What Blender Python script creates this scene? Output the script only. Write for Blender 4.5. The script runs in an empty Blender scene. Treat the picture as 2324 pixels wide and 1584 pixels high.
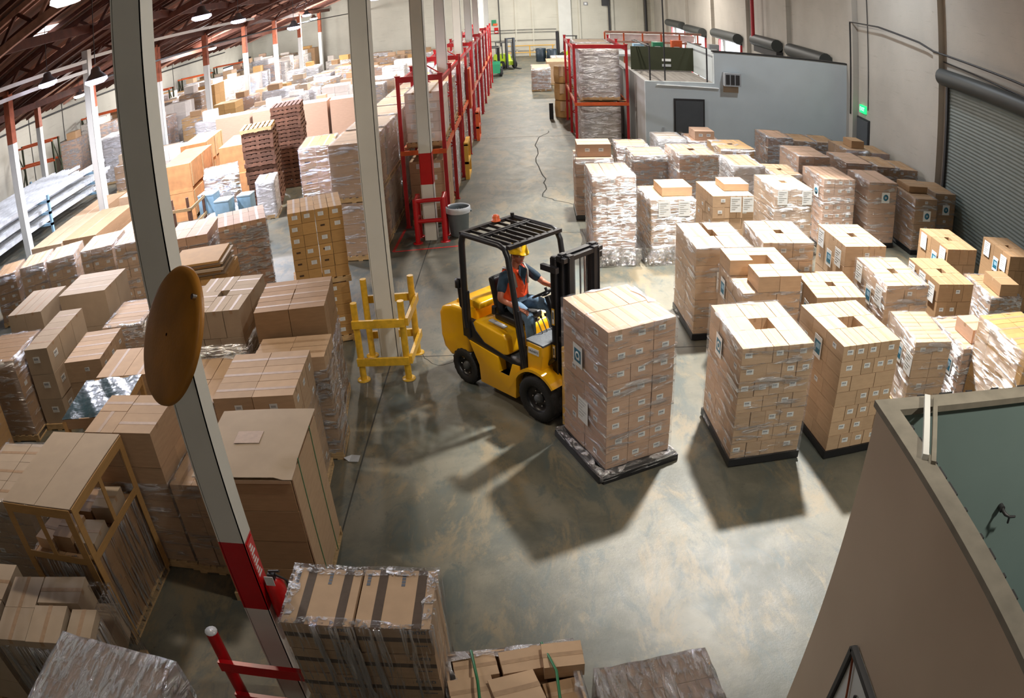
import bpy, bmesh, math, random
from mathutils import Vector, Matrix
R = math.radians
random.seed(7)
sc = bpy.context.scene
C = sc.collection
# ---------------------------------------------------------------- camera
CAMH = 6.0
cd = bpy.data.cameras.new('camera'); cam = bpy.data.objects.new('camera', cd); C.objects.link(cam)
cd.type = 'PANO'; cd.panorama_type = 'FISHEYE_LENS_POLYNOMIAL'; cd.sensor_width = 36; cd.fisheye_fov = math.pi
_s = 1780 * 36 / 2324
cd.fisheye_polynomial_k0 = 0; cd.fisheye_polynomial_k1 = -1 / _s; cd.fisheye_polynomial_k2 = 0
cd.fisheye_polynomial_k3 = -.2087 / _s ** 3; cd.fisheye_polynomial_k4 = 0
cd.clip_start = .05; cd.clip_end = 300
cam.matrix_world = Matrix.Translation((0, 0, CAMH)) @ Matrix.Rotation(R(2.04), 4, 'Z') @ Matrix.Rotation(R(62.98), 4, 'X') @ Matrix.Rotation(R(-3.01), 4, 'Z')
sc.camera = cam
# ---------------------------------------------------------------- world, exposure
w = bpy.data.worlds.new('world'); sc.world = w; w.use_nodes = True
w.node_tree.nodes['Background'].inputs[0].default_value = (.85, .93, 1, 1)
w.node_tree.nodes['Background'].inputs[1].default_value = 2.2
sc.view_settings.view_transform = 'Standard'; sc.view_settings.look = 'None'
sc.view_settings.exposure = 0.0; sc.view_settings.gamma = 1
sc.view_settings.use_curve_mapping = False
sc.cycles.use_denoising = True
sc.cycles.max_bounces = 6; sc.cycles.transparent_max_bounces = 14
sc.cycles.sample_clamp_indirect = 6
# ---------------------------------------------------------------- lights of the hall and added fill (fixtures are built further down)
KEY = (4.6, 14.4, 10.3)
LAMPS = [  # hanging lamps, several added as fill: x, y, z, watts, colour
    (-9, 20.2, 6.6, 1000, (.86, .88, 1)), (-11, 28.4, 6.3, 1100, (.86, .88, 1)), (-14, 49, 6.0, 1500, (.86, .88, 1)),
    (-10, 32.8, 5.5, 900, (.9, .9, 1)), (-13, 17.3, 5.9, 500, (.86, .88, 1)), (-10, 15.5, 5.6, 350, (.9, .9, 1)),
    (-14, 25.5, 5.7, 700, (.86, .88, 1)), (-6.4, 9.2, 7.2, 200, (1, .84, .66)), (-4.6, 24, 8.0, 500, (1, .9, .76)),
    (2.7, 27, 9.4, 620, (1, .92, .8)), (-8, 42, 6.4, 1200, (.9, .92, 1)), (0.5, 44, 9.4, 1500, (1, .94, .84)),  # the one nearest the right rack is added to brighten its silver loads
    (7.5, 46, 8.6, 700, (1, .95, .88)), (0.4, 60, 9.4, 1500, (1, .95, .86)), (2.2, 4.8, 8.8, 210, (1, .93, .82)), (-3.6, -.8, 9.8, 38, (1, .9, .78)),  # the last ones are added: right side fill, light for the mirror back
    (6.2, .5, 8.6, 60, (1, .93, .82)), (8.2, 20.5, 9.6, 330, (.88, .95, 1)), (-19, 44, 5.0, 3500, (1, .97, .94)), (-20.5, 30, 4.7, 1100, (1, .97, .94)), (-16, 58, 5.6, 4200, (1, .97, .94)),  # added: booth fill, office front light, then lamps for the left wall
]
def light(kind, name, loc, energy, color=(1, 1, 1), size=.3, **k):
    l = bpy.data.lights.new(name, kind); l.energy = energy; l.color = color
    if kind == 'AREA':
        l.shape = k.get('shape', 'DISK'); l.size = size
        if l.shape == 'RECTANGLE': l.size_y = k['size_y']
        if 'spread' in k: l.spread = k['spread']
    elif kind in ('POINT', 'SPOT'): l.shadow_soft_size = size
    if kind == 'SPOT': l.spot_size = k['cone']; l.spot_blend = k['blend']
    o = bpy.data.objects.new(name, l); C.objects.link(o); o.location = loc
    if 'aim' in k: o.rotation_euler = (Vector(k['aim']) - Vector(loc)).to_track_quat('-Z', 'Y').to_euler()
    return o
light('SPOT', 'key_lamp', KEY, 16000, (1, .97, .92), .30, cone=R(72), blend=.4, aim=(5.0, 11.6, 0))
light('SPOT', 'dock_lamp', (2.6, 19.5, 10.2), 8500, (1, .98, .95), .35, cone=R(60), blend=.6, aim=(3.0, 17.6, 0))
light('SPOT', 'fill_spot', (6.2, .5, 8.4), 1900, (1, .93, .82), .3, cone=R(66), blend=.5, aim=(4.4, 8, 1))  # added fill for the front faces of the right hand loads
for i, (x, y, z, e, c) in enumerate(LAMPS):
    light('POINT' if x < -15 else 'AREA', 'hall_or_fill_lamp', (x, y, z - (.3 if x < -15 else .17)), e * (.55 if x < -15 else 1), c, .3 if x < -15 else .45)
# ---------------------------------------------------------------- materials
MAT = {}
def _n(nt, t, **k):
    n = nt.nodes.new(t)
    for a, b in k.items(): setattr(n, a, b)
    return n
def pm(name, col, rough=.6, metal=0, noise=.0, nscale=8., bump=0., bscale=40., rnd=0., stretch=None, emit=None, estr=1., coat=0, alpha=1.):
    """procedural principled material: colour noise, per object tint, fine bump"""
    m = bpy.data.materials.new(name); m.use_nodes = True; nt = m.node_tree
    b = nt.nodes['Principled BSDF']
    b.inputs['Base Color'].default_value = (*col, 1); b.inputs['Roughness'].default_value = rough; b.inputs['Metallic'].default_value = metal
    if coat: b.inputs['Coat Weight'].default_value = coat
    L = nt.links.new
    src = None
    tc = _n(nt, 'ShaderNodeTexCoord'); mp = _n(nt, 'ShaderNodeMapping'); L(tc.outputs['Object'], mp.inputs[0])
    if stretch: mp.inputs['Scale'].default_value = stretch
    if noise:
        t = _n(nt, 'ShaderNodeTexNoise'); t.inputs['Scale'].default_value = nscale; t.inputs['Detail'].default_value = 5
        L(mp.outputs[0], t.inputs['Vector'])
        mr = _n(nt, 'ShaderNodeMapRange'); mr.inputs[1].default_value = .3; mr.inputs[2].default_value = .7
        mr.inputs[3].default_value = 1 - noise; mr.inputs[4].default_value = 1 + noise
        L(t.outputs[0], mr.inputs[0])
        src = mr.outputs[0]
    if rnd:
        oi = _n(nt, 'ShaderNodeObjectInfo'); m2 = _n(nt, 'ShaderNodeMapRange')
        m2.inputs[3].default_value = 1 - rnd; m2.inputs[4].default_value = 1 + rnd; L(oi.outputs['Random'], m2.inputs[0])
        if src:
            mm = _n(nt, 'ShaderNodeMath', operation='MULTIPLY'); L(src, mm.inputs[0]); L(m2.outputs[0], mm.inputs[1]); src = mm.outputs[0]
        else: src = m2.outputs[0]
    if src:
        v = _n(nt, 'ShaderNodeVectorMath', operation='SCALE'); v.inputs[0].default_value = col; L(src, v.inputs['Scale'])
        L(v.outputs[0], b.inputs['Base Color'])
    if bump:
        t = _n(nt, 'ShaderNodeTexNoise'); t.inputs['Scale'].default_value = bscale; L(mp.outputs[0], t.inputs['Vector'])
        bp = _n(nt, 'ShaderNodeBump'); bp.inputs['Strength'].default_value = bump; bp.inputs['Distance'].default_value = .02
        L(t.outputs[0], bp.inputs['Height']); L(bp.outputs[0], b.inputs['Normal'])
    if emit:
        b.inputs['Emission Color'].default_value = (*emit, 1); b.inputs['Emission Strength'].default_value = estr
    MAT[name] = m; return m
pm('cardboard', (.49, .335, .21), .72, noise=.07, nscale=5, rnd=.09, stretch=(1, 1, 6))
pm('cardboard_pink', (.50, .325, .225), .7, noise=.06, nscale=5, rnd=.08, stretch=(1, 1, 6))
pm('cardboard_dark', (.36, .22, .115), .72, noise=.08, nscale=5, rnd=.1, stretch=(1, 1, 6))
pm('cardboard_amber', (.47, .27, .095), .72, noise=.08, nscale=5, rnd=.12, stretch=(1, 1, 6))
pm('cardboard_grey', (.43, .335, .24), .75, noise=.05, nscale=4, rnd=.05)
pm('cardboard_white', (.68, .62, .56), .6, noise=.06, nscale=5, rnd=.15)
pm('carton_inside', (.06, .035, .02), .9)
pm('tape', (.38, .25, .15), .5, noise=.1, nscale=20)
pm('tape_dark', (.10, .075, .06), .3, noise=.1, nscale=20)
pm('label_white', (.74, .76, .76), .45)
pm('label_ink', (.10, .12, .16), .5)
pm('label_grey', (.40, .42, .44), .5)
pm('label_blue', (.02, .15, .24), .45, noise=.3, nscale=30)
pm('wood', (.50, .34, .17), .8, noise=.25, nscale=6, stretch=(1, 8, 8), rnd=.15)
pm('wood_dark', (.16, .075, .045), .8, noise=.3, nscale=6, rnd=.25)
pm('plastic_black', (.012, .012, .014), .35)
pm('steel_red', (.42, .012, .018), .4, noise=.15, nscale=6)
pm('steel_orange', (.70, .12, .03), .4, noise=.12, nscale=6)
pm('paint_red', (.46, .006, .010), .32, noise=.08, nscale=5)
pm('paint_yellow', (.72, .42, .03), .38, noise=.14, nscale=14)
pm('column_white', (.64, .64, .60), .55, noise=.04, nscale=2)
pm('column_rust', (.30, .075, .03), .7, noise=.25, nscale=5)
pm('truss_rust', (.09, .026, .014), .7, noise=.3, nscale=4)
pm('truss_pale', (.50, .27, .20), .7, noise=.2, nscale=4)
pm('truck_yellow', (.88, .47, .008), .28, noise=.05, nscale=3, coat=.4)
pm('truck_black', (.014, .014, .017), .38)
pm('truck_grey', (.10, .11, .12), .5, noise=.2, nscale=40)
pm('rubber', (.011, .011, .011), .75, bump=.3, bscale=60)
pm('seat_vinyl', (.016, .017, .02), .42)
pm('chrome', (.6, .6, .62), .2, 1)
pm('skin', (.42, .15, .085), .5, noise=.1, nscale=12)
pm('hair', (.02, .014, .01), .7)
pm('vest_orange', (.95, .085, .012), .6, noise=.12, nscale=10, bump=.3, bscale=25)
pm('vest_stripe', (.28, .25, .22), .4)
pm('shirt_navy', (.012, .032, .055), .85, noise=.2, nscale=10, bump=.4, bscale=20)
pm('jeans', (.10, .17, .25), .85, noise=.3, nscale=9, bump=.4, bscale=20)
pm('hat_yellow', (.90, .52, .01), .3, coat=.3)
pm('boot', (.015, .012, .01), .6)
pm('bin_grey', (.13, .16, .18), .5, noise=.08, nscale=4)
pm('bag_film', (.50, .52, .55), .25)
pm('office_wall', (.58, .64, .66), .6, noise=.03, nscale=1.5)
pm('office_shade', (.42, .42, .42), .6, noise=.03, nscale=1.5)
pm('door_grey', (.075, .082, .09), .5, noise=.05, nscale=3)
pm('booth_tan', (.47, .37, .27), .6, noise=.05, nscale=1.2)
pm('booth_trim', (.20, .18, .14), .55, noise=.15, nscale=7)
pm('booth_teal', (.17, .235, .22), .55, noise=.05, nscale=1.0)
pm('booth_deep', (.008, .055, .075), .5)
pm('shutter', (.155, .185, .175), .45, noise=.06, nscale=3)
pm('shutter_hood', (.045, .05, .048), .5)
pm('iron_dark', (.03, .03, .032), .5)
pm('rail_yellow', (.75, .42, .06), .4)
pm('mesh_green', (.035, .04, .02), .9, noise=.5, nscale=90)
pm('deck_board', (.28, .26, .24), .8, noise=.15, nscale=6, stretch=(1, .2, 1))
pm('sign_brown', (.34, .14, .014), .45, noise=.25, nscale=3, bump=.05)
pm('mirror', (.8, .8, .8), .05, 1)
pm('exit_green', (.0, .5, .15), .4, emit=(.02, .9, .22), estr=1.3)
pm('exit_letter', (.6, 1, .7), .4, emit=(.5, 1, .6), estr=1.6)
pm('lamp_glow', (.9, .9, 1), .4, emit=(.62, .6, 1), estr=14)
pm('lamp_glow_warm', (1, .95, .9), .4, emit=(1, .95, .88), estr=12)
pm('lamp_housing', (.25, .25, .27), .35, .8)
pm('blue_grey_film', (.03, .065, .08), .18, noise=.3, nscale=3, bump=.6, bscale=5, coat=.6)
pm('rail_white', (.66, .68, .70), .35, noise=.15, nscale=4)
pm('strap_green', (.015, .16, .06), .35)
pm('lime', (.45, .65, .03), .4)
pm('fork_green', (.03, .25, .12), .4)
pm('drum_blue', (.02, .035, .05), .4)
pm('line_red', (.50, .035, .03), .5, noise=.25, nscale=10)
pm('joint_dark', (.045, .045, .04), .9)
pm('window_day', (1, 1, 1), .5, emit=(1, .97, 1), estr=3)
pm('crate_orange', (.62, .30, .12), .7, noise=.15, nscale=4, rnd=.12)
pm('poster_white', (.6, .62, .6), .5)
pm('ext_red', (.55, .01, .01), .3)
pm('bluebox', (.30, .50, .66), .5, noise=.1)

def mat_wall(name, col, streak):
    m = pm(name, col, .75, noise=.06, nscale=.9); nt = m.node_tree; L = nt.links.new; b = nt.nodes['Principled BSDF']
    tc = _n(nt, 'ShaderNodeTexCoord'); mp = _n(nt, 'ShaderNodeMapping'); mp.inputs['Scale'].default_value = (.35, .35, 4.2); L(tc.outputs['Object'], mp.inputs[0])
    t = _n(nt, 'ShaderNodeTexNoise'); t.inputs['Scale'].default_value = 2.2; t.inputs['Detail'].default_value = 8; t.inputs['Roughness'].default_value = .7
    L(mp.outputs[0], t.inputs[0]); r = _n(nt, 'ShaderNodeMapRange'); r.inputs[1].default_value = .58; r.inputs[2].default_value = .8
    L(t.outputs[0], r.inputs[0]); mx = _n(nt, 'ShaderNodeMix', data_type='RGBA')
    src = b.inputs['Base Color'].links[0].from_socket
    L(r.outputs[0], mx.inputs[0]); L(src, mx.inputs[6]); mx.inputs[7].default_value = (*streak, 1); L(mx.outputs[2], b.inputs['Base Color'])
    t2 = _n(nt, 'ShaderNodeTexNoise'); t2.inputs['Scale'].default_value = 30; L(mp.outputs[0], t2.inputs[0]); bp = _n(nt, 'ShaderNodeBump'); bp.inputs['Strength'].default_value = .2
    bp.inputs['Distance'].default_value = .02; L(t2.outputs[0], bp.inputs['Height']); L(bp.outputs[0], b.inputs['Normal'])
    return m
mat_wall('wall_cream', (.56, .54, .46), (.36, .33, .28)); mat_wall('wall_side', (.45, .42, .37), (.30, .27, .23))

def mat_floor():
    m = bpy.data.materials.new('concrete'); m.use_nodes = True; nt = m.node_tree; L = nt.links.new; b = nt.nodes['Principled BSDF']
    tc = _n(nt, 'ShaderNodeTexCoord')
    def noise(scale, detail=6, rough=.6, off=(0, 0, 0), sc_=(1, 1, 1), dist=0):
        mp = _n(nt, 'ShaderNodeMapping'); mp.inputs['Location'].default_value = off; mp.inputs['Scale'].default_value = sc_; L(tc.outputs['Object'], mp.inputs[0])
        t = _n(nt, 'ShaderNodeTexNoise'); t.inputs['Scale'].default_value = scale; t.inputs['Detail'].default_value = detail; t.inputs['Roughness'].default_value = rough
        t.inputs['Distortion'].default_value = dist; L(mp.outputs[0], t.inputs[0]); return t.outputs[0]
    def ramp(src, a, c):
        r = _n(nt, 'ShaderNodeMapRange', interpolation_type='SMOOTHSTEP'); r.inputs[1].default_value = a; r.inputs[2].default_value = c; L(src, r.inputs[0]); return r.outputs[0]
    def mix(f, a, c):
        x = _n(nt, 'ShaderNodeMix', data_type='RGBA'); L(f, x.inputs[0])
        for i, v in ((6, a), (7, c)):
            if isinstance(v, tuple): x.inputs[i].default_value = (*v, 1)
            else: L(v, x.inputs[i])
        return x.outputs[2]
    def mul(f, k):
        x = _n(nt, 'ShaderNodeMath', operation='MULTIPLY'); L(f, x.inputs[0]); x.inputs[1].default_value = k; return x.outputs[0]
    base = mix(ramp(noise(.55, 8, .65, dist=.4), .38, .62), (.15, .14, .105), (.078, .08, .063))
    base = mix(mul(ramp(noise(1.3, 8, .7, (4, 2, 0), (1.6, .7, 1), dist=.8), .48, .62), .75), base, (.06, .078, .075))
    base = mix(mul(ramp(noise(1.1, 7, .75, (14, 7, 0), (1.4, .6, 1), dist=.5), .5, .62), .7), base, (.20, .155, .09))
    base = mix(mul(ramp(noise(9, 5, .75, (1, 9, 0)), .60, .70), .55), base, (.045, .045, .04))
    base = mix(mul(ramp(noise(3.2, 9, .8, (8, 3, 0), dist=1.2), .63, .70), .75), base, (.04, .045, .042))
    L(base, b.inputs['Base Color'])
    rr = _n(nt, 'ShaderNodeMapRange'); rr.inputs[3].default_value = .34; rr.inputs[4].default_value = .62; L(noise(2.5, 6, .7, (3, 3, 0)), rr.inputs[0]); L(rr.outputs[0], b.inputs['Roughness'])
    bp = _n(nt, 'ShaderNodeBump'); bp.inputs['Strength'].default_value = .3; bp.inputs['Distance'].default_value = .012; L(noise(14, 9, .8), bp.inputs['Height']); L(bp.outputs[0], b.inputs['Normal'])
    MAT['concrete'] = m
mat_floor()

def mat_roof():
    m = pm('roof_wood', (.09, .032, .012), .8, noise=.45, nscale=1.5, stretch=(.4, 4, 1))
mat_roof()

def mat_film(name, veil, base, peak, scale, thr=.56, rough=.2):
    """clear stretch film: mostly transparent, with glossy wrinkle streaks"""
    m = bpy.data.materials.new(name); m.use_nodes = True; nt = m.node_tree; L = nt.links.new; nt.nodes.clear()
    out = _n(nt, 'ShaderNodeOutputMaterial'); tc = _n(nt, 'ShaderNodeTexCoord'); mp = _n(nt, 'ShaderNodeMapping'); mp.inputs['Scale'].default_value = scale
    mp.inputs['Rotation'].default_value = (.22, .2, .1); L(tc.outputs['Object'], mp.inputs[0])
    def noise(sc_, det, dist, off=0):
        t = _n(nt, 'ShaderNodeTexNoise'); t.inputs['Scale'].default_value = sc_; t.inputs['Detail'].default_value = det; t.inputs['Roughness'].default_value = .62; t.inputs['Distortion'].default_value = dist
        L(mp.outputs[0], t.inputs[0]); return t.outputs[0]
    t = noise(2.4, 7, .8); t2 = noise(.9, 2, .3)
    bp = _n(nt, 'ShaderNodeBump'); bp.inputs['Strength'].default_value = 1; bp.inputs['Distance'].default_value = .12; L(t, bp.inputs['Height'])
    g = _n(nt, 'ShaderNodeBsdfGlossy'); g.inputs['Roughness'].default_value = rough; L(bp.outputs[0], g.inputs['Normal'])
    d = _n(nt, 'ShaderNodeBsdfDiffuse'); d.inputs['Color'].default_value = (.8, .8, .84, 1); L(bp.outputs[0], d.inputs['Normal'])
    tr = _n(nt, 'ShaderNodeBsdfTransparent'); tr.inputs['Color'].default_value = (.98, .98, .98, 1)
    ad = _n(nt, 'ShaderNodeMath', operation='MULTIPLY_ADD'); L(t2, ad.inputs[0]); ad.inputs[1].default_value = .5; L(t, ad.inputs[2])
    r1 = _n(nt, 'ShaderNodeMapRange', interpolation_type='SMOOTHSTEP'); r1.inputs[1].default_value = thr + .22; r1.inputs[2].default_value = thr + .34; r1.inputs[3].default_value = base; r1.inputs[4].default_value = peak
    L(ad.outputs[0], r1.inputs[0])
    mx = _n(nt, 'ShaderNodeMixShader'); mx.inputs[0].default_value = veil; L(g.outputs[0], mx.inputs[1]); L(d.outputs[0], mx.inputs[2])
    m2 = _n(nt, 'ShaderNodeMixShader'); L(r1.outputs[0], m2.inputs[0]); L(tr.outputs[0], m2.inputs[1]); L(mx.outputs[0], m2.inputs[2]); L(m2.outputs[0], out.inputs[0])
    MAT[name] = m
mat_film('film', .3, .1, .75, (1, 1, 6), .55, .24)
mat_film('film_strong', .3, .16, .97, (1.8, 1.8, 9), .50, .2)
mat_film('film_glitter', .16, .45, .98, (9, 2.2, 5), .46, .13)
mat_film('film_milky', .75, .5, .95, (1, 1, 3), .5, .3)
mat_film('film_vertical', .3, .1, .97, (12, 12, .7), .52, .22)
# ---------------------------------------------------------------- mesh builder
class MB:
    def __init__(s): s.v = []; s.f = []; s.m = []; s.mats = []; s.sm = []
    def mi(s, mat):
        if mat not in s.mats: s.mats.append(mat)
        return s.mats.index(mat)
    def add(s, vs, fs, mat, smooth=False):
        n = len(s.v); s.v += [tuple(x) for x in vs]; i = s.mi(mat)
        for f in fs: s.f.append(tuple(a + n for a in f)); s.m.append(i); s.sm.append(smooth)
    def box(s, lo, hi, mat, M=None):
        x0, y0, z0 = lo; x1, y1, z1 = hi
        vs = [(x0, y0, z0), (x1, y0, z0), (x1, y1, z0), (x0, y1, z0), (x0, y0, z1), (x1, y0, z1), (x1, y1, z1), (x0, y1, z1)]
        if M: vs = [M @ Vector(v) for v in vs]
        s.add(vs, [(0, 3, 2, 1), (4, 5, 6, 7), (0, 1, 5, 4), (1, 2, 6, 5), (2, 3, 7, 6), (3, 0, 4, 7)], mat)
    def beam(s, a, b, w, h, mat, up=(0, 0, 1)):
        a = Vector(a); b = Vector(b); d = (b - a); L = d.length; d.normalize(); up = Vector(up)
        if abs(d.dot(up)) > .98: up = Vector((0, 1, 0))
        x = d.cross(up).normalized(); y = x.cross(d)
        M = Matrix((( x.x, d.x, y.x, a.x), (x.y, d.y, y.y, a.y), (x.z, d.z, y.z, a.z), (0, 0, 0, 1)))
        s.box((-w / 2, 0, -h / 2), (w / 2, L, h / 2), mat, M)
    def quad(s, pts, mat): s.add(pts, [(0, 1, 2, 3)], mat)
    def tube(s, pts, r, mat, n=8, cap=True, radii=None):
        pts = [Vector(p) for p in pts]; rings = []
        for i, p in enumerate(pts):
            d = ((pts[min(i + 1, len(pts) - 1)] - pts[max(i - 1, 0)])).normalized()
            up = Vector((0, 0, 1)) if abs(d.z) < .9 else Vector((1, 0, 0))
            x = d.cross(up).normalized(); y = d.cross(x); rr = radii[i] if radii else r
            rings.append([p + (x * math.cos(a) + y * math.sin(a)) * rr for a in [2 * math.pi * k / n for k in range(n)]])
        vs = [q for ring in rings for q in ring]; fs = []
        for i in range(len(pts) - 1):
            for k in range(n): fs.append((i * n + k, i * n + (k + 1) % n, (i + 1) * n + (k + 1) % n, (i + 1) * n + k))
        s.add(vs, fs, mat, True)
        if cap:
            s.add(rings[0], [tuple(range(n))], mat); s.add(rings[-1], [tuple(reversed(range(n)))], mat)
    def lathe(s, prof, mat, n=24, M=None, smooth=True):
        vs = []; fs = []
        for r, z in prof:
            for k in range(n):
                a = 2 * math.pi * k / n; v = Vector((r * math.cos(a), r * math.sin(a), z)); vs.append(M @ v if M else v)
        for i in range(len(prof) - 1):
            for k in range(n): fs.append((i * n + k, i * n + (k + 1) % n, (i + 1) * n + (k + 1) % n, (i + 1) * n + k))
        s.add(vs, fs, mat, smooth)
    def prism(s, poly, y0, y1, mat):
        """polygon in (x,z) extruded along y"""
        n = len(poly); vs = [(x, y0, z) for x, z in poly] + [(x, y1, z) for x, z in poly]
        fs = [tuple(range(n)), tuple(reversed(range(n, 2 * n)))] + [(i, i + n, (i + 1) % n + n, (i + 1) % n) for i in range(n)]
        s.add(vs, fs, mat)
    def mesh(s, name):
        me = bpy.data.meshes.new(name); me.from_pydata(s.v, [], s.f)
        for m in s.mats: me.materials.append(MAT[m])
        me.polygons.foreach_set('material_index', s.m); me.polygons.foreach_set('use_smooth', s.sm); me.update(); return me
    def build(s, name, parent=None, loc=None, bevel=0, seg=2):
        me = s.mesh(name)
        if bevel:
            bm = bmesh.new(); bm.from_mesh(me); bmesh.ops.recalc_face_normals(bm, faces=bm.faces)
            bmesh.ops.bevel(bm, geom=bm.edges[:], offset=bevel, segments=seg, profile=.6, affect='EDGES', clamp_overlap=True)
            for f in bm.faces: f.smooth = True
            bm.to_mesh(me); bm.free()
            me.set_sharp_from_angle(angle=R(35))
        return ob(name, me, parent, loc)
def ob(name, me, parent=None, loc=None, rz=0):
    o = bpy.data.objects.new(name, me); C.objects.link(o)
    if parent: o.parent = parent
    if loc: o.location = loc
    if rz: o.rotation_euler.z = rz
    return o
def tag(o, label=None, cat=None, group=None, kind=None):
    if label: o['label'] = label
    if cat: o['category'] = cat
    if group: o['group'] = group
    if kind: o['kind'] = kind
    return o
def thing(name, label, cat, loc=(0, 0, 0), rz=0, group=None):
    return tag(ob(name, None, None, loc, rz), label, cat, group)
def one(name, mb, label, cat, group=None, loc=None, bevel=0):
    return tag(mb.build(name, loc=loc, bevel=bevel), label, cat, group)
def box1(lo, hi, mat): m = MB(); m.box(lo, hi, mat); return m
_mc = {}
def cached(key, fn):
    if key not in _mc: _mc[key] = fn()
    return _mc[key]
def text_mesh(txt, size, mat, key=None):
    def mk():
        cu = bpy.data.curves.new('text', 'FONT'); cu.body = txt; cu.size = size; cu.extrude = .002; cu.align_x = 'CENTER'; cu.align_y = 'CENTER'; cu.resolution_u = 2
        o = bpy.data.objects.new('t', cu); C.objects.link(o); dg = bpy.context.evaluated_depsgraph_get(); me = bpy.data.meshes.new_from_object(o.evaluated_get(dg))
        bpy.data.objects.remove(o); me.materials.clear(); me.materials.append(MAT[mat]); return me
    return cached(('txt', txt, size, mat), mk)
# ================================================================= SETTING
WX, WY, LX, OY = 11.7, 68.0, -25.0, 25.6        # right wall, back wall, left wall, office front
def struct(name, mb, **k): o = mb.build(name, **k); o['kind'] = 'structure'; return o
m = MB(); m.box((LX - .3, -6.3, -.3), (WX + .3, WY + .3, 0), 'concrete'); struct('floor', m)
# right wall with the open dock doors
def wall_x(name, x0, x1, y0, y1, z1, mat, holes):
    m = MB(); ys = sorted({y0, y1} | {h[0] for h in holes} | {h[1] for h in holes})
    for a, b in zip(ys, ys[1:]):
        h = [q for q in holes if q[0] <= a + 1e-6 and q[1] >= b - 1e-6]
        if h:
            if h[0][2] > 0: m.box((x0, a, 0), (x1, b, h[0][2]), mat)
            m.box((x0, a, h[0][3]), (x1, b, z1), mat)
        else: m.box((x0, a, 0), (x1, b, z1), mat)
    return struct(name, m)
RDOORS = [(40.0, 44.6, 0, 3.3), (48.4, 52.6, 0, 3.1), (54.8, 59.6, 0, 3.2)]
wr = wall_x('wall_right', WX, WX + .3, -6, WY, 11.5, 'wall_side', RDOORS)
wl = wall_x('wall_left', LX - .3, LX, -6, WY, 4.6, 'wall_cream', [(60.2, 64.0, 0, 2.5)])
m = MB(); m.box((LX, WY, 0), (WX, WY + .3, 11.5), 'wall_cream'); wb = struct('wall_back', m)
m = MB(); m.box((LX, -6.3, 0), (WX, -6, 11.5), 'wall_cream'); struct('wall_front', m)
# roof: wooden deck rising from the low left eave, flat over the main hall
m = MB()
m.add([(LX - .3, -6.3, 4.25), (-2.4, -6.3, 11.1), (-2.4, WY + .3, 11.1), (LX - .3, WY + .3, 4.25), (LX - .3, -6.3, 4.45), (-2.4, -6.3, 11.3), (-2.4, WY + .3, 11.3), (LX - .3, WY + .3, 4.45)],
      [(0, 3, 2, 1), (4, 5, 6, 7), (0, 1, 5, 4), (1, 2, 6, 5), (2, 3, 7, 6), (3, 0, 4, 7)], 'roof_wood')
m.box((-2.4, -6.3, 11.1), (WX + .3, WY + .3, 11.3), 'roof_wood'); struct('ceiling', m)
# pilasters on the right wall
for i, y in enumerate([18.4, 24.7, 32.0, 38.4, 46.1, 53.7, 61.5]):
    m = MB(); m.box((WX - .22, y - .17, 0), (WX, y + .17, 11.1), 'wall_side'); struct('trim_%d' % (i + 1), m)
for i, (x, wd) in enumerate([(3.7, .55), (5.0, .08), (7.9, .12), (-.6, .06), (.9, .06), (10.4, .3)]):
    m = MB(); m.box((x - wd, WY - .12 - .1 * (i == 0), 0), (x + wd, WY, 11.1), 'column_white' if i == 0 else 'wall_cream'); struct('trim_%d' % (i + 8), m)
for i, y in enumerate([31.0, 34.5, 43, 50]):
    m = MB(); m.box((LX, y - .03, 0), (LX + .02, y + .03, 4.5), 'joint_dark'); struct('trim_%d' % (i + 14), m)
# baseboard-like dark lines on the right wall
m = MB(); m.tube([(WX - .24, 24.7, 2.2), (WX - .24, 24.7, 5.68), (WX - .24, 22.3, 5.7), (WX - .24, 19.4, 5.5), (WX - .24, 18.5, 5.34), (WX - .24, 14.4, 5.22), (WX - .24, 6, 4.9)], .035, 'iron_dark', 6)
one('wall_pipe', m, 'dark pipe running down beside the corner and along the high right wall', 'pipe')
m = MB(); m.tube([(WX - .05, 18.2, 5.1), (WX - .05, 16.2, 5.0), (WX - .05, 14.8, 4.92), (WX - .05, 9, 4.7)], .02, 'iron_dark', 5)
one('cable', m, 'thin dark cable sagging above the grey roller door hood', 'cable')
m = MB(); m.tube([(WX - .03, 23.6, 2.55), (WX - .03, 23.6, 9)], .018, 'iron_dark', 5)
one('conduit', m, 'thin vertical conduit rising from the green exit sign', 'conduit')
m = MB(); m.tube([(WX - .45, 36.3, 3.9), (WX - .45, 36.3, 11.0)], .10, 'steel_red', 8)
one('sprinkler_riser', m, 'thick dark red riser pipe standing on the office roof by the right wall', 'pipe')
for i, (x, r_, z1, c) in enumerate([(7.6, .09, 10.9, 'iron_dark'), (10.9, .12, 10.9, 'iron_dark'), (-2.0, .04, 10.9, 'iron_dark')]):
    m = MB(); m.tube([(x, WY - .2, 1.0 if i == 2 else .0), (x, WY - .2, z1)], r_, c, 7)
    one('downpipe', m, ['dark vertical pipe on the back wall beside the small sign', 'thick dark pipe in the far right corner of the hall', 'thin dark pipe on the back wall above the left lift truck'][i], 'pipe')
for i, z in enumerate([2.5, 2.25, 1.5]):
    m = MB(); m.tube([(-3, WY - .1, z), (2.9, WY - .1, z)], .025, 'iron_dark', 5)
    one('wall_conduit', m, ['topmost of three thin pipes running along the cream back wall', 'middle one of three thin pipes running along the cream back wall', 'lowest of three thin pipes running along the cream back wall, above the yellow railing'][i], 'conduit')
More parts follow.
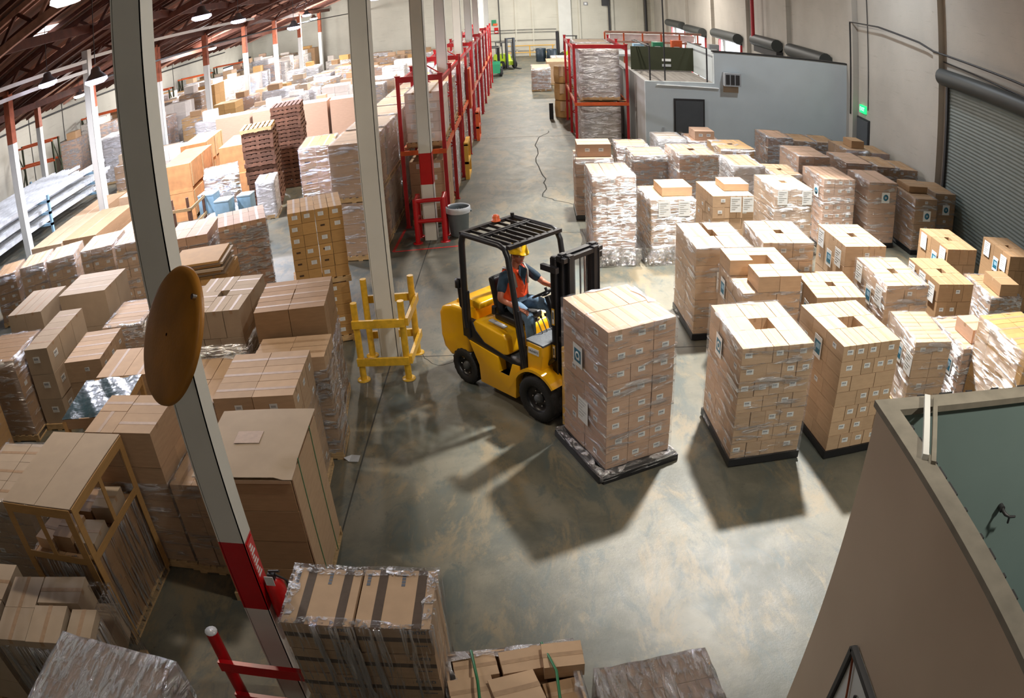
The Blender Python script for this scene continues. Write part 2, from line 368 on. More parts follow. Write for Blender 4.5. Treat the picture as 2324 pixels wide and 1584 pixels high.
# roller shutter door on the right wall
d = struct('door_1', box1((WX - .05, 12.0, 4.42), (WX, 17.95, 4.5), 'shutter_hood'))
z = 0.0; m = MB()
while z < 4.4:      # curved interlocking slats, too fine to pick apart
    m.add([(WX - .05, 12.1, z), (WX - .066, 12.1, z + .05), (WX - .05, 12.1, z + .1), (WX - .05, 17.85, z), (WX - .066, 17.85, z + .05), (WX - .05, 17.85, z + .1)],
          [(0, 3, 4, 1), (1, 4, 5, 2), (0, 1, 2), (3, 5, 4)], 'shutter'); z += .1
o = m.build('slat_curtain', d); o['kind'] = 'stuff'
m = MB()
for y in (12.05, 17.88): m.box((WX - .14, y - .05, 0), (WX, y + .05, 4.4), 'iron_dark')
m.build('guide_track', d)
m = MB(); m.tube([(WX - .26, 11.7, 4.66), (WX - .26, 17.98, 4.66)], .25, 'shutter_hood', 18); m.build('shutter_hood', d)
# small personnel door + exit sign
d = struct('door_2', box1((WX - .05, 23.45, 0), (WX, 24.5, 2.2), 'iron_dark'))
m = MB(); m.box((WX - .09, 23.5, 0.02), (WX - .05, 24.42, 2.14), 'door_grey'); m.build('door_leaf', d)
m = MB(); m.box((WX - .14, 23.55, .95), (WX - .09, 23.7, 1.05), 'chrome'); m.build('door_handle', d)
t = thing('exit_sign', 'glowing green exit sign on the right wall above the dark corner door', 'sign', (WX - .05, 24.0, 2.52))
box1((-.03, -.24, -.14), (.05, .24, .14), 'exit_green').build('sign_box', t)
o = ob('lettering', text_mesh('EXIT', .2, 'exit_letter'), t, (-.035, 0, 0)); o.rotation_euler = (R(90), 0, R(-90))
m = MB(); m.box((WX - .06, 25.0, 3.05), (WX, 25.1, 3.2), 'ext_red'); one('alarm_bell', m, 'tiny red alarm box on the corner wall above the exit sign', 'alarm')
# dock doors further down the right wall: daylight openings with rolled hoods
for i, (y0, y1, z0, z1) in enumerate(RDOORS):
    d = struct('window_%d' % (i + 1), box1((WX - .06, y0 - .12, z1), (WX + .3, y1 + .12, z1 + .1), 'iron_dark'))
    m = MB(); m.tube([(WX - .3, y0 - .3, z1 + .38), (WX - .3, y1 + .3, z1 + .38)], .3, 'shutter_hood', 14); m.build('shutter_hood', d)
    m = MB(); m.box((WX - .1, y0 - .12, 0), (WX + .02, y0, z1), 'steel_red'); m.box((WX - .1, y1, 0), (WX + .02, y1 + .12, z1), 'steel_red'); m.build('door_frame', d)
    light('AREA', 'daylight', (WX + .25, (y0 + y1) / 2, z1 / 2), 700, (.9, .95, 1), y1 - y0, shape='RECTANGLE', size_y=z1, aim=(0, (y0 + y1) / 2, z1 / 2 - 1))
d = struct('window_4', box1((LX, 60.1, 2.5), (LX + .06, 64.1, 2.62), 'iron_dark'))
light('AREA', 'daylight', (LX - .25, 62.1, 1.25), 400, (.9, .95, 1), 3.8, shape='RECTANGLE', size_y=2.5, aim=(0, 62, 1))
for i, (a, b) in enumerate([(27.0, 31.2), (33.0, 36.6)]):
    t = thing('rolled_shutter', ['dark rolled shutter hood on the right wall near the corner above the office roof', 'dark rolled shutter hood with red pipework behind the red riser pipe'][i], 'shutter', (WX - .3, a, 3.9))
    m = MB(); m.tube([(0, 0, 0), (0, b - a, 0)], .3, 'shutter_hood', 14); m.build('hood', t)
    m = MB(); m.box((-.05, 0, -.6), (.3, b - a, -.3), 'iron_dark'); m.build('bracket', t)
# ---- office block
m = MB()
m.box((4.0, OY, 0), (6.45, OY + .15, 2.8), 'office_wall'); m.box((6.45, OY, 0), (WX, OY + .15, 3.95), 'office_wall')
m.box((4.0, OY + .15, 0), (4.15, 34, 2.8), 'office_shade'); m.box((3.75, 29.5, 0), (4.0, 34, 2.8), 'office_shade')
struct('wall_office', m)
m = MB(); m.box((6.45, OY + .15, 2.8), (6.6, 30, 3.95), 'office_wall'); m.box((6.4, OY - .03, 3.95), (WX, OY + .2, 4.0), 'iron_dark')
struct('wall_office_upper', m)
t = tag(ob('roof_deck', None, None, (4.15, OY + .15, 2.7)), kind='structure')
for i in range(12):
    box1((i * .19, 0, 0), (i * .19 + .18, 4.2, .1), 'deck_board').build('plank', t)
d = struct('door_3', box1((4.98, OY - .04, 0), (6.08, OY, 2.2), 'iron_dark'))
box1((5.04, OY - .07, 0.01), (6.02, OY - .04, 2.13), 'door_grey').build('door_leaf', d)
box1((5.1, OY - .13, .95), (5.25, OY - .07, 1.02), 'chrome').build('door_handle', d)
t = thing('window_air_conditioner', 'louvred grey air conditioner box sticking out of the office wall', 'air conditioner', (7.05, OY, 3.0))
m = MB(); m.box((-.3, -.32, -.24), (.3, 0, .24), 'label_grey'); m.build('casing', t)
for i in range(3): box1((-.26 + i * .18, -.335, -.18), (-.12 + i * .18, -.32, .18), 'iron_dark').build('grille', t)
m = MB(); m.box((-.28, -.02, -.5), (.28, 0, -.24), 'cardboard_grey'); m.build('stain_board', t)
m = MB(); m.box((4.55, OY - .03, 1.0), (4.63, OY, 1.15), 'label_grey'); one('light_switch', m, 'small grey switch plate beside the grey office door', 'switch')
m = MB(); m.tube([(4.4, OY - .05, 2.68), (6.6, OY - .05, 2.62)], .03, 'label_white', 6); one('office_pipe', m, 'thin white pipe under the office deck edge', 'pipe')
t = thing('screen_panel', 'dark green mesh screen panel standing on the low office deck', 'screen', (4.0, 28.9, 2.8))
box1((0, 0, .05), (2.5, .06, 1.0), 'mesh_green').build('panel', t)
box1((1.2, -.02, .42), (1.55, 0, .52), 'label_white').build('tag', t); box1((1.2, -.02, .2), (1.55, 0, .30), 'label_grey').build('tag', t)
t = thing('deck_railing', 'thin dark guard railing around the low office deck', 'railing', (4.1, OY + .2, 2.8))
for x in (.12, 2.15):
    m = MB(); m.tube([(x, .05, 0), (x, .05, 1.25)], .03, 'iron_dark', 6); m.build('post', t)
m = MB(); m.tube([(.12, .05, 1.25), (.12, 3.2, 1.25)], .025, 'iron_dark', 6); m.build('rail', t)
m = MB(); m.tube([(2.15, .05, 1.25), (2.15, 3.2, 1.25)], .025, 'iron_dark', 6); m.build('rail', t)
m = MB(); m.tube([(.12, .05, 1.25), (-.2, 2.0, 1.32), (.1, 3.2, 1.25)], .02, 'iron_dark', 6); m.build('rail', t)
m = MB(); m.tube([(4.75, OY + .3, 2.8), (4.75, OY + .3, 11)], .028, 'iron_dark', 6); one('hanger_rod', m, 'thin dark rod rising from the office deck to the roof', 'rod')
t = thing('mezzanine_frame', 'rusty orange mezzanine beam frame far behind the office deck', 'frame', (4.2, 40, 3.2))
for z_, mt in ((.55, 'truss_pale'), (.0, 'truss_pale')):
    m = MB(); m.beam((0, 0, z_), (5.2, 0, z_), .12, .12, mt); m.build('beam', t)
for i in range(6):
    m = MB(); m.beam((i * 1.0, 0, -3.2), (i * 1.0, 0, .55), .08, .08, 'steel_orange'); m.build('post', t)
box1((.3, .4, .05), (4.9, .8, .42), 'rail_white').build('panel', t)
for i, (x, c) in enumerate([(1.3, 'bluebox'), (2.3, 'fork_green'), (3.3, 'steel_orange'), (4.2, 'iron_dark'), (5.3, 'label_grey')]):
    m = MB(); m.box((4.2 + x, 38.6, 2.8), (4.2 + x + .55, 39.1, 3.2 + .12 * (i % 3)), c); m.box((4.2 + x + .08, 38.5, 3.0), (4.2 + x + .4, 38.6, 3.12), 'label_white')
    one('storage_box', m, ['pale blue box on the far mezzanine, left end', 'green box on the far mezzanine', 'orange box on the far mezzanine', 'dark box on the far mezzanine', 'grey box at the right end of the far mezzanine'][i], 'box', bevel=.02)
m = MB(); m.box((4.2, 36.5, 2.7), (WX - .3, 40, 2.8), 'office_wall'); struct('trim_30', m)
# ---- near booth on the right
BX, BY, BH = 2.32, 4.02, 3.4
m = MB(); m.box((BX, -1, 0), (BX + .09, BY, BH), 'booth_tan'); struct('wall_booth_side', m)
m = MB(); m.box((BX + .09, BY - .09, 0), (7, BY, BH), 'booth_teal'); struct('wall_booth_far', m)
m = MB(); m.box((BX + .09, -1, .45), (7, BY - .09, .52), 'booth_deep'); struct('floor_booth', m)
m = MB(); m.box((BX - .02, -1, BH), (BX + .13, BY - .13, BH + .05), 'booth_trim'); struct('trim_31', m)
m = MB(); m.box((BX - .02, BY - .13, BH), (7, BY + .02, BH + .05), 'booth_trim'); struct('trim_32', m)
m = MB()
for i in range(14):
    y = BY - .35 - i * .19 + random.uniform(-.04, .04); m.box((BX + .135, y, BH + .005), (BX + .15, y + random.uniform(.03, .14), BH + .045), 'iron_dark')
    x = BX + .35 + i * .27 + random.uniform(-.05, .05); m.box((x, BY + .022, BH + .01), (x + random.uniform(.05, .2), BY + .034, BH + .055), 'iron_dark')
o = struct('trim_33', m)
m = MB(); m.beam((BX + .06, BY - .72, BH + .07), (BX + .42, BY - .03, BH + .07), .045, .04, 'column_white'); m.beam((BX + .10, BY - .78, BH + .06), (BX + .49, BY - .05, BH + .06), .035, .03, 'booth_trim')
one('corner_brace', m, 'pale diagonal brace across the top corner of the booth', 'brace')
t = thing('door_handle', 'black lever handle on the teal inner booth wall', 'handle', (3.93, BY - .09, 2.33))
m = MB(); m.tube([(0, 0, 0), (0, -.05, 0)], .035, 'iron_dark', 12); m.build('rose', t)
m = MB(); m.tube([(0, -.05, 0), (.01, -.11, -.01), (.06, -.13, -.03), (.14, -.13, -.045)], .014, 'iron_dark', 8, radii=[.02, .018, .014, .012]); m.build('lever', t)
m = MB(); m.tube([(.06, -.13, -.03), (.07, -.13, -.10)], .012, 'iron_dark', 8); m.build('lever', t)
for i, (x, z, wd, c) in enumerate([(3.62, 1.95, .10, 'steel_red'), (3.76, 1.93, .12, 'label_blue')]):
    t = thing('notice', ['small printed notice with red print on the teal booth wall', 'small printed notice with blue print on the teal booth wall'][i], 'notice', (x, BY - .095, z))
    box1((-wd / 2, -.004, -.12), (wd / 2, 0, .12), 'poster_white').build('sheet', t)
    m = MB()
    for k in range(5): m.box((-wd / 2 + .01, -.006, .08 - k * .045), (wd / 2 - .015 - .02 * (k % 2), -.004, .105 - k * .045), 'label_ink' if k % 2 else c)
    m.build('print', t)
t = thing('notice_board', 'black framed notice board with pinned papers on the tan booth wall', 'board', (BX, 2.55, 1.2))
box1((-.03, -.62, -.55), (0, .62, .6), 'poster_white').build('sheet', t)
m = MB()
for a, b in (((-.04, -.65, .6), (-.04, .65, .6)), ((-.04, .65, .6), (-.04, .65, -.55)), ((-.04, -.65, .6), (-.04, -.65, -.55))): m.beam(a, b, .05, .05, 'iron_dark')
m.build('frame', t)
m = MB(); m.tube([(-.05, .62, .62), (-.05, .35, .1), (-.05, .2, -.5)], .012, 'column_rust', 6); m.build('cord', t)
for i in range(9):
    m = MB(); y = -.45 + (i % 3) * .35; z = .35 - (i // 3) * .3; m.tube([(-.035, y, z), (-.06, y + .03, z - .01), (-.05, y + .06, z + .05)], .016, 'iron_dark', 6); m.build('hook', t)
# ---- floor joints, cracks, red tape
def strip(name, pts, wd, mat, label, cat, z=.004):
    m = MB()
    for a, b in zip(pts, pts[1:]):
        a = Vector((*a, 0)); b = Vector((*b, 0)); n = (b - a).cross(Vector((0, 0, 1))).normalized() * wd / 2
        m.add([a + n + Vector((0, 0, z)), b + n + Vector((0, 0, z)), b - n + Vector((0, 0, z)), a - n + Vector((0, 0, z)), a + n, b + n, b - n, a - n],
              [(3, 2, 1, 0), (0, 1, 5, 4), (2, 3, 7, 6)], mat)
    o = m.build(name)
    if cat: tag(o, label, cat)
    else: o['kind'] = 'structure'
    return o
strip('trim_40', [(-2.44, 5.5), (-2.44, 18.5), (-2.3, 60)], .02, 'joint_dark', 0, 0, .002)
for i, y in enumerate((11.6, 17.8, 29.9)): strip('trim_%d' % (41 + i), [(-2.4, y), (11, y)], .018, 'joint_dark', 0, 0, .002)
def crack(pts, n=6, j=.12):
    out = []
    for a, b in zip(pts, pts[1:]):
        for k in range(n): out.append((a[0] + (b[0] - a[0]) * k / n + random.uniform(-j, j), a[1] + (b[1] - a[1]) * k / n + random.uniform(-j, j)))
    return out + [pts[-1]]
strip('trim_45', crack([(.9, 31), (.35, 29.6), (.25, 26), (.5, 23), (.35, 21), (1.2, 20.2), (2.4, 19.6)], 5, .08), .035, 'joint_dark', 0, 0, .002)
strip('trim_46', crack([(-2.05, 11.7), (-1.6, 11.3), (-1.2, 11.4)], 5, .05), .012, 'joint_dark', 0, 0, .002)
m = MB()
for a, b in (((-3.25, 16.95), (-1.72, 17.12)), ((-3.25, 16.95), (-3.2, 18.6)), ((-1.68, 17.9), (-1.70, 19.2))):
    a = Vector((*a, .003)); b = Vector((*b, .003)); n = (b - a).cross(Vector((0, 0, 1))).normalized() * .035; m.quad([a - n, b - n, b + n, a + n], 'line_red')
one('floor_tape', m, 'red floor marking tape around the red column guard', 'tape')
# ================================================================= COLUMNS AND TRUSSES
def column(x, y, wx, wy, z1, label, bands, group=None):
    t = thing('building_column', label, 'column', (x, y, 0), 0, group)
    zs = [0] + [b for b in bands[0]] + [z1]
    for i, (a, b) in enumerate(zip(zs, zs[1:])):
        mt = bands[1][i]; m = MB(); f = .018
        m.box((-wx / 2 + f, -wy / 2, a), (wx / 2, wy / 2 - f, b), mt); m.box((-wx / 2, -wy / 2, a), (-wx / 2 + .012, wy / 2, b), mt); m.box((wx / 2 - .012, -wy / 2, a), (wx / 2 + .001, wy / 2, b), mt)
        m.build('shaft', t)
    return t
column(-2.4675, 4.34, .245, .18, 10.9, 'nearest white column with a broad red band and the round mirror', ((1.41, 2.19), ('column_white', 'paint_red', 'column_white')))
column(-2.47, 11.65, .30, .30, 10.9, 'plain white column standing in the yellow guard', ((), ('column_white',)))
column(-2.42, 17.8, .30, .30, 10.9, 'white column with a red band inside the red guard', ((1.41, 2.19), ('column_white', 'paint_red', 'column_white')))
for i, y in enumerate((24, 30.2, 36.4, 42.6, 48.8, 55)):
    column(-2.55, y, .32, .3, 10.9, 'white column rising between the red racks, %s one down the aisle' % ['first', 'second', 'third', 'fourth', 'fifth', 'sixth'][i], ((6.6,), ('column_white', 'column_rust')), 'white columns between the left racks')
CY = (19.9, 25.9, 32.3, 38.4, 44.8, 51.0, 57.2, 63.4)
for i, y in enumerate(CY):
    column(-17, y, .28, .28, 6.1, 'white column with rust red upper end, %s of the far left row' % ['first', 'second', 'third', 'fourth', 'fifth', 'sixth', 'seventh', 'eighth'][i], ((4.2,), ('column_white', 'column_rust')), 'white columns of the far left row')
column(-14.1, 21.3, .26, .26, 6.6, 'all white column with a dark slot at the far left, carrying the pale ducts', ((), ('column_white',)))
column(-21.5, 27.5, .26, .26, 5.0, 'thin white column at the far left wall behind the white rails', ((3.9,), ('column_white', 'column_rust')))
def truss(y, near, n_=0):
    t = thing('roof_truss', 'near pale pink timber roof truss high at the top left' if near else 'dark rusty roof truss, %s one behind the pale truss' % ['first', 'second', 'third', 'fourth', 'fifth', 'sixth', 'seventh'][n_], 'truss', (0, y, 0), 0, None if near else 'roof trusses over the left bay')
    mt = 'truss_pale' if near else 'truss_rust'; s = .26; z = lambda x: 6.05 + s * (x + 17)
    m = MB(); m.beam((-24.5, 0, z(-24.5) + .3), (-17, 0, z(-17)), .16, .22, mt); m.beam((-17, 0, z(-17)), (-2.6, 0, z(-2.6)), .16, .24, mt); m.build('bottom_chord', t)
    m = MB(); m.beam((-24.6, 0, 4.35), (-2.5, 0, 10.9), .14, .16, mt); m.build('top_chord', t)
    xs = [-17 + 1.44 * k for k in range(11)]
    zt = lambda x: 4.35 + (x + 24.6) * (6.55 / 22.1)
    for k, (a, b) in enumerate(zip(xs, xs[1:])):
        m = MB(); mid = (a + b) / 2
        m.beam((a, 0, z(a)), (mid, 0, zt(mid) - .05), .08, .1, mt if k % 3 else 'truss_rust'); m.beam((mid, 0, zt(mid) - .05), (b, 0, z(b)), .07, .09, 'truss_rust'); m.build('web_brace', t)
truss(14.6, True)
for n_, y in enumerate(CY[:6]): truss(y, False, n_)
for i, (x, mt) in enumerate([(-17, 'truss_rust'), (-20.5, 'truss_rust'), (-13, 'truss_rust'), (-9, 'truss_rust'), (-5.2, 'truss_rust')]):
    z = 6.15 if x == -17 else 3.72 + (x + 25) * .295; m = MB(); m.beam((x, 8, z), (x, 67, z), .16, .3, mt)
    one('purlin', m, ['rust brown beam resting on the far left column row', 'rust brown beam under the roof near the left wall', 'rust brown beam under the roof left of the lamps', 'rust brown beam under the roof over the hanging lamps', 'rust brown beam nearest the main aisle columns'][i], 'beam')
m = MB()
for k in range(46): y = 8.5 + k * 1.27; m.beam((-24.4, y, 4.32), (-3, y, 10.72), .07, .14, 'truss_pale' if k % 5 == 0 else 'truss_rust')
o = m.build('rafters'); tag(o, 'close rows of thin rafters under the brown wooden roof', 'rafters', kind='stuff')
for i, (x0, y0, x1, y1, z) in enumerate([(-14.1, 21.3, -13.9, 12, 6.2), (-14.1, 21.3, -13.9, 12, 5.85), (-14.1, 21.2, -12.4, 34, 6.3)]):
    m = MB(); m.beam((x0, y0, z), (x1, y1, z), .16, .12, 'column_white'); one('ceiling_duct', m, ['upper pale duct running from the all white column', 'lower pale duct running from the all white column', 'pale duct leading away behind the all white column'][i], 'duct')
m = MB(); m.tube([(-24.7, 12, 4.0), (-24.7, 60, 4.0)], .05, 'iron_dark', 6); one('sprinkler_pipe', m, 'dark sprinkler pipe along the top of the left wall', 'pipe')
m = MB(); m.tube([(-14, 22, 5.4), (-14, 66, 5.55)], .045, 'iron_dark', 6); one('sprinkler_pipe', m, 'dark sprinkler pipe hanging under the left roof', 'pipe')
# skylight in the left roof
t = tag(ob('window_5', None, None, (0, 0, 0)), kind='structure')
for a, b in ((0, .45), (.55, 1.0)):
    m = MB(); zf = lambda x: 4.2 + (x + 25.3) * (6.85 / 22.9) - .02
    xa, xb = -14.4 + a * .9, -14.4 + b * .9; m.quad([(xa, 17.6, zf(xa)), (xa, 18.9, zf(xa)), (xb, 18.9, zf(xb)), (xb, 17.6, zf(xb))], 'window_day'); m.build('pane', t)
# lamp fixtures, with housings also on the added fill lamps
LB = ['above the brown carton rows, left of the near column', 'hanging over the pallet stacks', 'far back over the left bay', 'low over the wrapped loads behind the pallet stacks', 'near the left column row', 'between two roof trusses at the left', 'beside the all white column', 'high over the nearest left loads',
      'over the left rack row', 'added to brighten the silver wrapped rack loads', 'over the far left loads beyond the crates', 'high over the far aisle', 'high over the far right doors', 'high near the back wall', 'added as right side fill near the booth corner', 'added behind the view to brighten the brown mirror back', 'added as fill high above the booth', 'added high in front of the office block to brighten it', 'added far back to brighten the left wall', 'added near the rails to brighten the left wall', 'added near the bay end to brighten the left wall', 'brightest one, high above the right hand loads', 'second brightest, high above the loads by the aisle']
for i, (x, y, z, e, c) in enumerate(LAMPS + [(KEY[0], KEY[1], KEY[2] + .15, 0, (1, 1, 1)), (2.6, 19.5, 10.35, 0, (1, 1, 1))]):
    t = thing('high_bay_or_fill_lamp', 'glowing high bay lamp ' + LB[i], 'lamp', (x, y, z))
    m = MB(); m.lathe([(.06, .34), (.12, .30), (.14, .2), (.28, .06), (.30, .03)], 'lamp_housing', 20); m.build('housing', t)
    if e:
        m = MB(); m.lathe([(0, -.12), (.2, -.11), (.31, -.04), (.30, .03)], 'lamp_glow' if c[2] >= 1 else 'lamp_glow_warm', 20); m.build('lens', t)
    m = MB(); top = min(11.1, 4.25 + (x + 25.3) * .299) - z; m.tube([(0, 0, .4), (0, 0, max(.6, top))], .012, 'iron_dark', 5); m.build('hanger', t)
# round mirror on the near column (seen from behind)
t = thing('convex_mirror', 'round brown back of a convex mirror mounted on the nearest white column', 'mirror', (-2.135, 3.69, 4.29))
t.rotation_euler = Vector((.592, .633, -.499)).to_track_quat('Z', 'Y').to_euler()
m = MB(); m.lathe([(.01, -.030), (.2, -.028), (.37, -.02), (.405, -.012), (.418, 0), (.418, .02)], 'sign_brown', 64); m.build('back_plate', t)
m = MB(); m.lathe([(.418, .02), (.40, .025), (.3, .06), (.15, .085), (.001, .095)], 'mirror', 48); m.build('mirror_face', t)
m = MB(); m.tube([(-.25, .29, -.04), (-.25, .29, -.005)], .018, 'chrome', 10); m.build('bolt', t)
Mi = (Matrix.Translation(t.location) @ t.rotation_euler.to_matrix().to_4x4()).inverted()
m = MB(); m.tube([(0, 0, .09), Mi @ Vector((-2.2, 3.9, 4.25)), Mi @ Vector((-2.42, 4.26, 4.2))], .018, 'iron_dark', 8); m.build('bracket', t)
# sign plate and fire extinguisher on the near column
t = thing('column_notice', 'narrow red and white notice on the red band of the nearest column', 'notice', (-2.345, 4.34, 1.98))
box1((0, -.07, -.26), (.008, .07, .18), 'ext_red').build('plate', t)
m = MB()
for k in range(9): m.box((.008, -.045, -.2 + k * .04), (.011, .045 - .02 * (k % 3), -.18 + k * .04), 'label_white')
m.build('print', t)
t = thing('fire_extinguisher', 'red fire extinguisher with a white tag hanging on the nearest column', 'fire extinguisher', (-2.25, 4.36, 1.22))
m = MB(); m.lathe([(0, 0), (.08, .01), (.09, .05), (.09, .42), (.06, .48), (.03, .5)], 'ext_red', 20); m.build('cylinder', t)
m = MB(); m.box((-.03, -.03, .5), (.03, .03, .56), 'iron_dark'); m.tube([(-.02, 0, .57), (.09, -.02, .6)], .012, 'iron_dark', 6); m.build('valve', t)
m = MB(); m.tube([(.03, 0, .54), (.11, .03, .45), (.12, .03, .2)], .012, 'iron_dark', 6); m.build('hose', t)
m = MB(); m.box((-.03, -.105, .5), (.05, -.098, .60), 'label_white'); m.build('tag', t)
m = MB(); m.box((.085, -.05, .12), (.094, .05, .34), 'label_white'); m.build('tag', t)
# ================================================================= PALLETS, CARTONS, LOADS
def pallet_mesh(w_, d_, mat, h=.13):
    def mk():
        m = MB()
        if mat == 'plastic_black':
            m.box((0, 0, .02), (w_, d_, h), mat); m.box((.05, .05, 0), (w_ - .05, d_ - .05, .02), mat)
        else:
            n = 7
            for k in range(n): x = k * (w_ - .1) / (n - 1); m.box((x, 0, h - .02), (x + .1, d_, h), mat)
            for y in (0, d_ / 2 - .03, d_ - .05): m.box((0, y, .02), (w_, y + .05, h - .02), mat)
            for x in (0, w_ / 2 - .05, w_ - .1): m.box((x, 0, 0), (x + .1, d_, .02), mat)
        return m.mesh('pallet')
    return cached(('pal', round(w_, 2), round(d_, 2), mat, h), mk)
def carton_mesh(w_, d_, h, mat, tape='x', handle=False):
    key = ('c', round(w_, 3), round(d_, 3), round(h, 3), mat, tape, handle)
    def mk():
        m = MB(); g = .004; m.box((g, g, g), (w_ - g, d_ - g, h - g * .5), mat)
        # soft folded flap edge + tape
        e = .0018; z = h - g * .5 + e; tw = min(.055, .16 * min(w_, d_)); dr = min(.06, h * .3)
        if tape == 'x':
            y = d_ / 2; m.box((g, y - tw / 2, z - e), (w_ - g, y + tw / 2, z), 'tape'); m.box((g - e, y - tw / 2, z - dr), (g, y + tw / 2, z), 'tape'); m.box((w_ - g, y - tw / 2, z - dr), (w_ - g + e, y + tw / 2, z), 'tape')
        elif tape == 'y':
            x = w_ / 2; m.box((x - tw / 2, g, z - e), (x + tw / 2, d_ - g, z), 'tape'); m.box((x - tw / 2, g - e, z - dr), (x + tw / 2, g, z), 'tape'); m.box((x - tw / 2, d_ - g, z - dr), (x + tw / 2, d_ - g + e, z), 'tape')
        if handle: m.box((w_ * .3, .001, h * .52), (w_ * .62, g, h * .66), 'carton_inside')  # flat dark patch paints the shade inside the handle slot
        return m.mesh('carton')
    return cached(key, mk)
def label_mesh(sz=.075, style=0):
    def mk():
        m = MB(); a = sz; m.box((-a, -.002, -a * .72), (a, 0, a * .72), 'label_white')
        if style == 0:
            for k in range(4): m.box((-a * .75 + k * a * .34, -.003, -a * .1), (-a * .75 + k * a * .34 + a * .2, -.002, a * .42), 'label_ink')
            m.box((-a * .75, -.003, -a * .5), (a * .4, -.002, -a * .38), 'label_grey')
        elif style == 1:
            for k in range(5): m.box((-a * .8, -.003, a * .5 - k * a * .24), (a * (.75 - .3 * (k % 2)), -.002, a * .58 - k * a * .24), 'label_grey')
        else: m.box((-a * .6, -.003, -a * .3), (a * .6, -.002, a * .3), 'label_grey')
        return m.mesh('shipping_label')
    return cached(('lab', sz, style), mk)
def poster_mesh(style):
    def mk():
        m = MB()
        if style == 'ring':      # white sheet, blue square with a round emblem
            m.box((-.12, -.003, -.15), (.12, 0, .15), 'label_white'); m.box((-.085, -.005, -.09), (.085, -.003, .09), 'label_blue')
            M = Matrix.Translation((0, -.006, 0)) @ Matrix.Rotation(R(90), 4, 'X'); m.lathe([(.035, 0), (.058, .001), (.058, -.001)], 'label_white', 18, M); m.box((.01, -.008, -.05), (.055, -.005, -.02), 'label_white')
        elif style == 'ringround':
            m.box((-.13, -.003, -.14), (.13, 0, .14), 'label_white'); M = Matrix.Translation((0, -.004, 0)) @ Matrix.Rotation(R(90), 4, 'X')
            m.lathe([(.03, .0), (.085, .001), (.085, -.001)], 'label_blue', 20, M); m.lathe([(0, .003), (.032, .003)], 'label_grey', 14, M)
        elif style == 'teal':    # teal picture label
            m.box((-.11, -.003, -.16), (.11, 0, .16), 'label_white'); m.box((-.085, -.005, -.10), (.085, -.003, .09), 'label_blue'); m.box((-.04, -.006, -.02), (.075, -.005, .06), 'bluebox')
        else:                    # address sheet
            m.box((-.13, -.003, -.17), (.13, 0, .17), 'label_white')
            for k in range(6): m.box((-.1, -.005, .12 - k * .045), (.09 - .05 * (k % 3), -.003, .133 - k * .045), 'label_grey')
        return m.mesh('poster')
    return cached(('poster', style), mk)
def film_mesh(w_, d_, h, mat, z0=0, rim=.07, amp=.008, top=False):
    m = MB(); ring = [(0, 0), (w_, 0), (w_, d_), (0, d_)]; o = .014
    nx = 7; nz = max(4, int(h / .16)); rnd = random.Random(int(w_ * 1000 + h * 77))
    pts = []
    for k in range(4):
        a, b = ring[k], ring[(k + 1) % 4]
        for i in range(nx): pts.append((a[0] + (b[0] - a[0]) * i / nx, a[1] + (b[1] - a[1]) * i / nx))
    n = len(pts); vs = []
    cx, cy = w_ / 2, d_ / 2
    def off(p, j, q):
        x, y = p; vx = (x - cx) / cx; vy = (y - cy) / cy
        s = o + rnd.uniform(0, amp)
        return (x + (s if abs(vx) > .99 else 0) * (1 if vx > 0 else -1), y + (s if abs(vy) > .99 else 0) * (1 if vy > 0 else -1), q)
    for j in range(nz + 1):
        for i, p in enumerate(pts): vs.append(off(p, j, z0 + h * j / nz + (rnd.uniform(-.012, .012) if j == nz else 0) + .004))
    fs = [(j * n + i, j * n + (i + 1) % n, (j + 1) * n + (i + 1) % n, (j + 1) * n + i) for j in range(nz) for i in range(n)]
    m.add(vs, fs, mat, True)
    if rim:
        base = len(m.v); vs = [(cx + (x - cx) * (1 - (rim + rnd.uniform(-.03, .03)) / cx), cy + (y - cy) * (1 - (rim + rnd.uniform(-.03, .03)) / cy), z0 + h + .009) for x, y in pts]
        top_i = nz * n; m.v += vs; mi = m.mi(mat)
        for i in range(n): m.f.append((top_i + i, top_i + (i + 1) % n, base + (i + 1) % n, base + i)); m.m.append(mi); m.sm.append(True)
        if top: m.f.append(tuple(base + i for i in range(n))); m.m.append(mi); m.sm.append(True)
    return m.mesh('stretch_film')
def grid(nx, ny): return [(i / nx, j / ny, (i + 1) / nx, (j + 1) / ny) for j in range(ny) for i in range(nx)]
def pinwheel(p=.36, q=.38, a=3, b=2):
    out = []
    for k in range(a): out.append(((1 - p) * k / a, 0, (1 - p) * (k + 1) / a, q))
    for k in range(b): out.append((1 - p, (1 - q) * k / b, 1, (1 - q) * (k + 1) / b))
    for k in range(a): out.append((p + (1 - p) * k / a, 1 - q, p + (1 - p) * (k + 1) / a, 1))
    for k in range(b): out.append((0, q + (1 - q) * k / b, p, q + (1 - q) * (k + 1) / b))
    return out
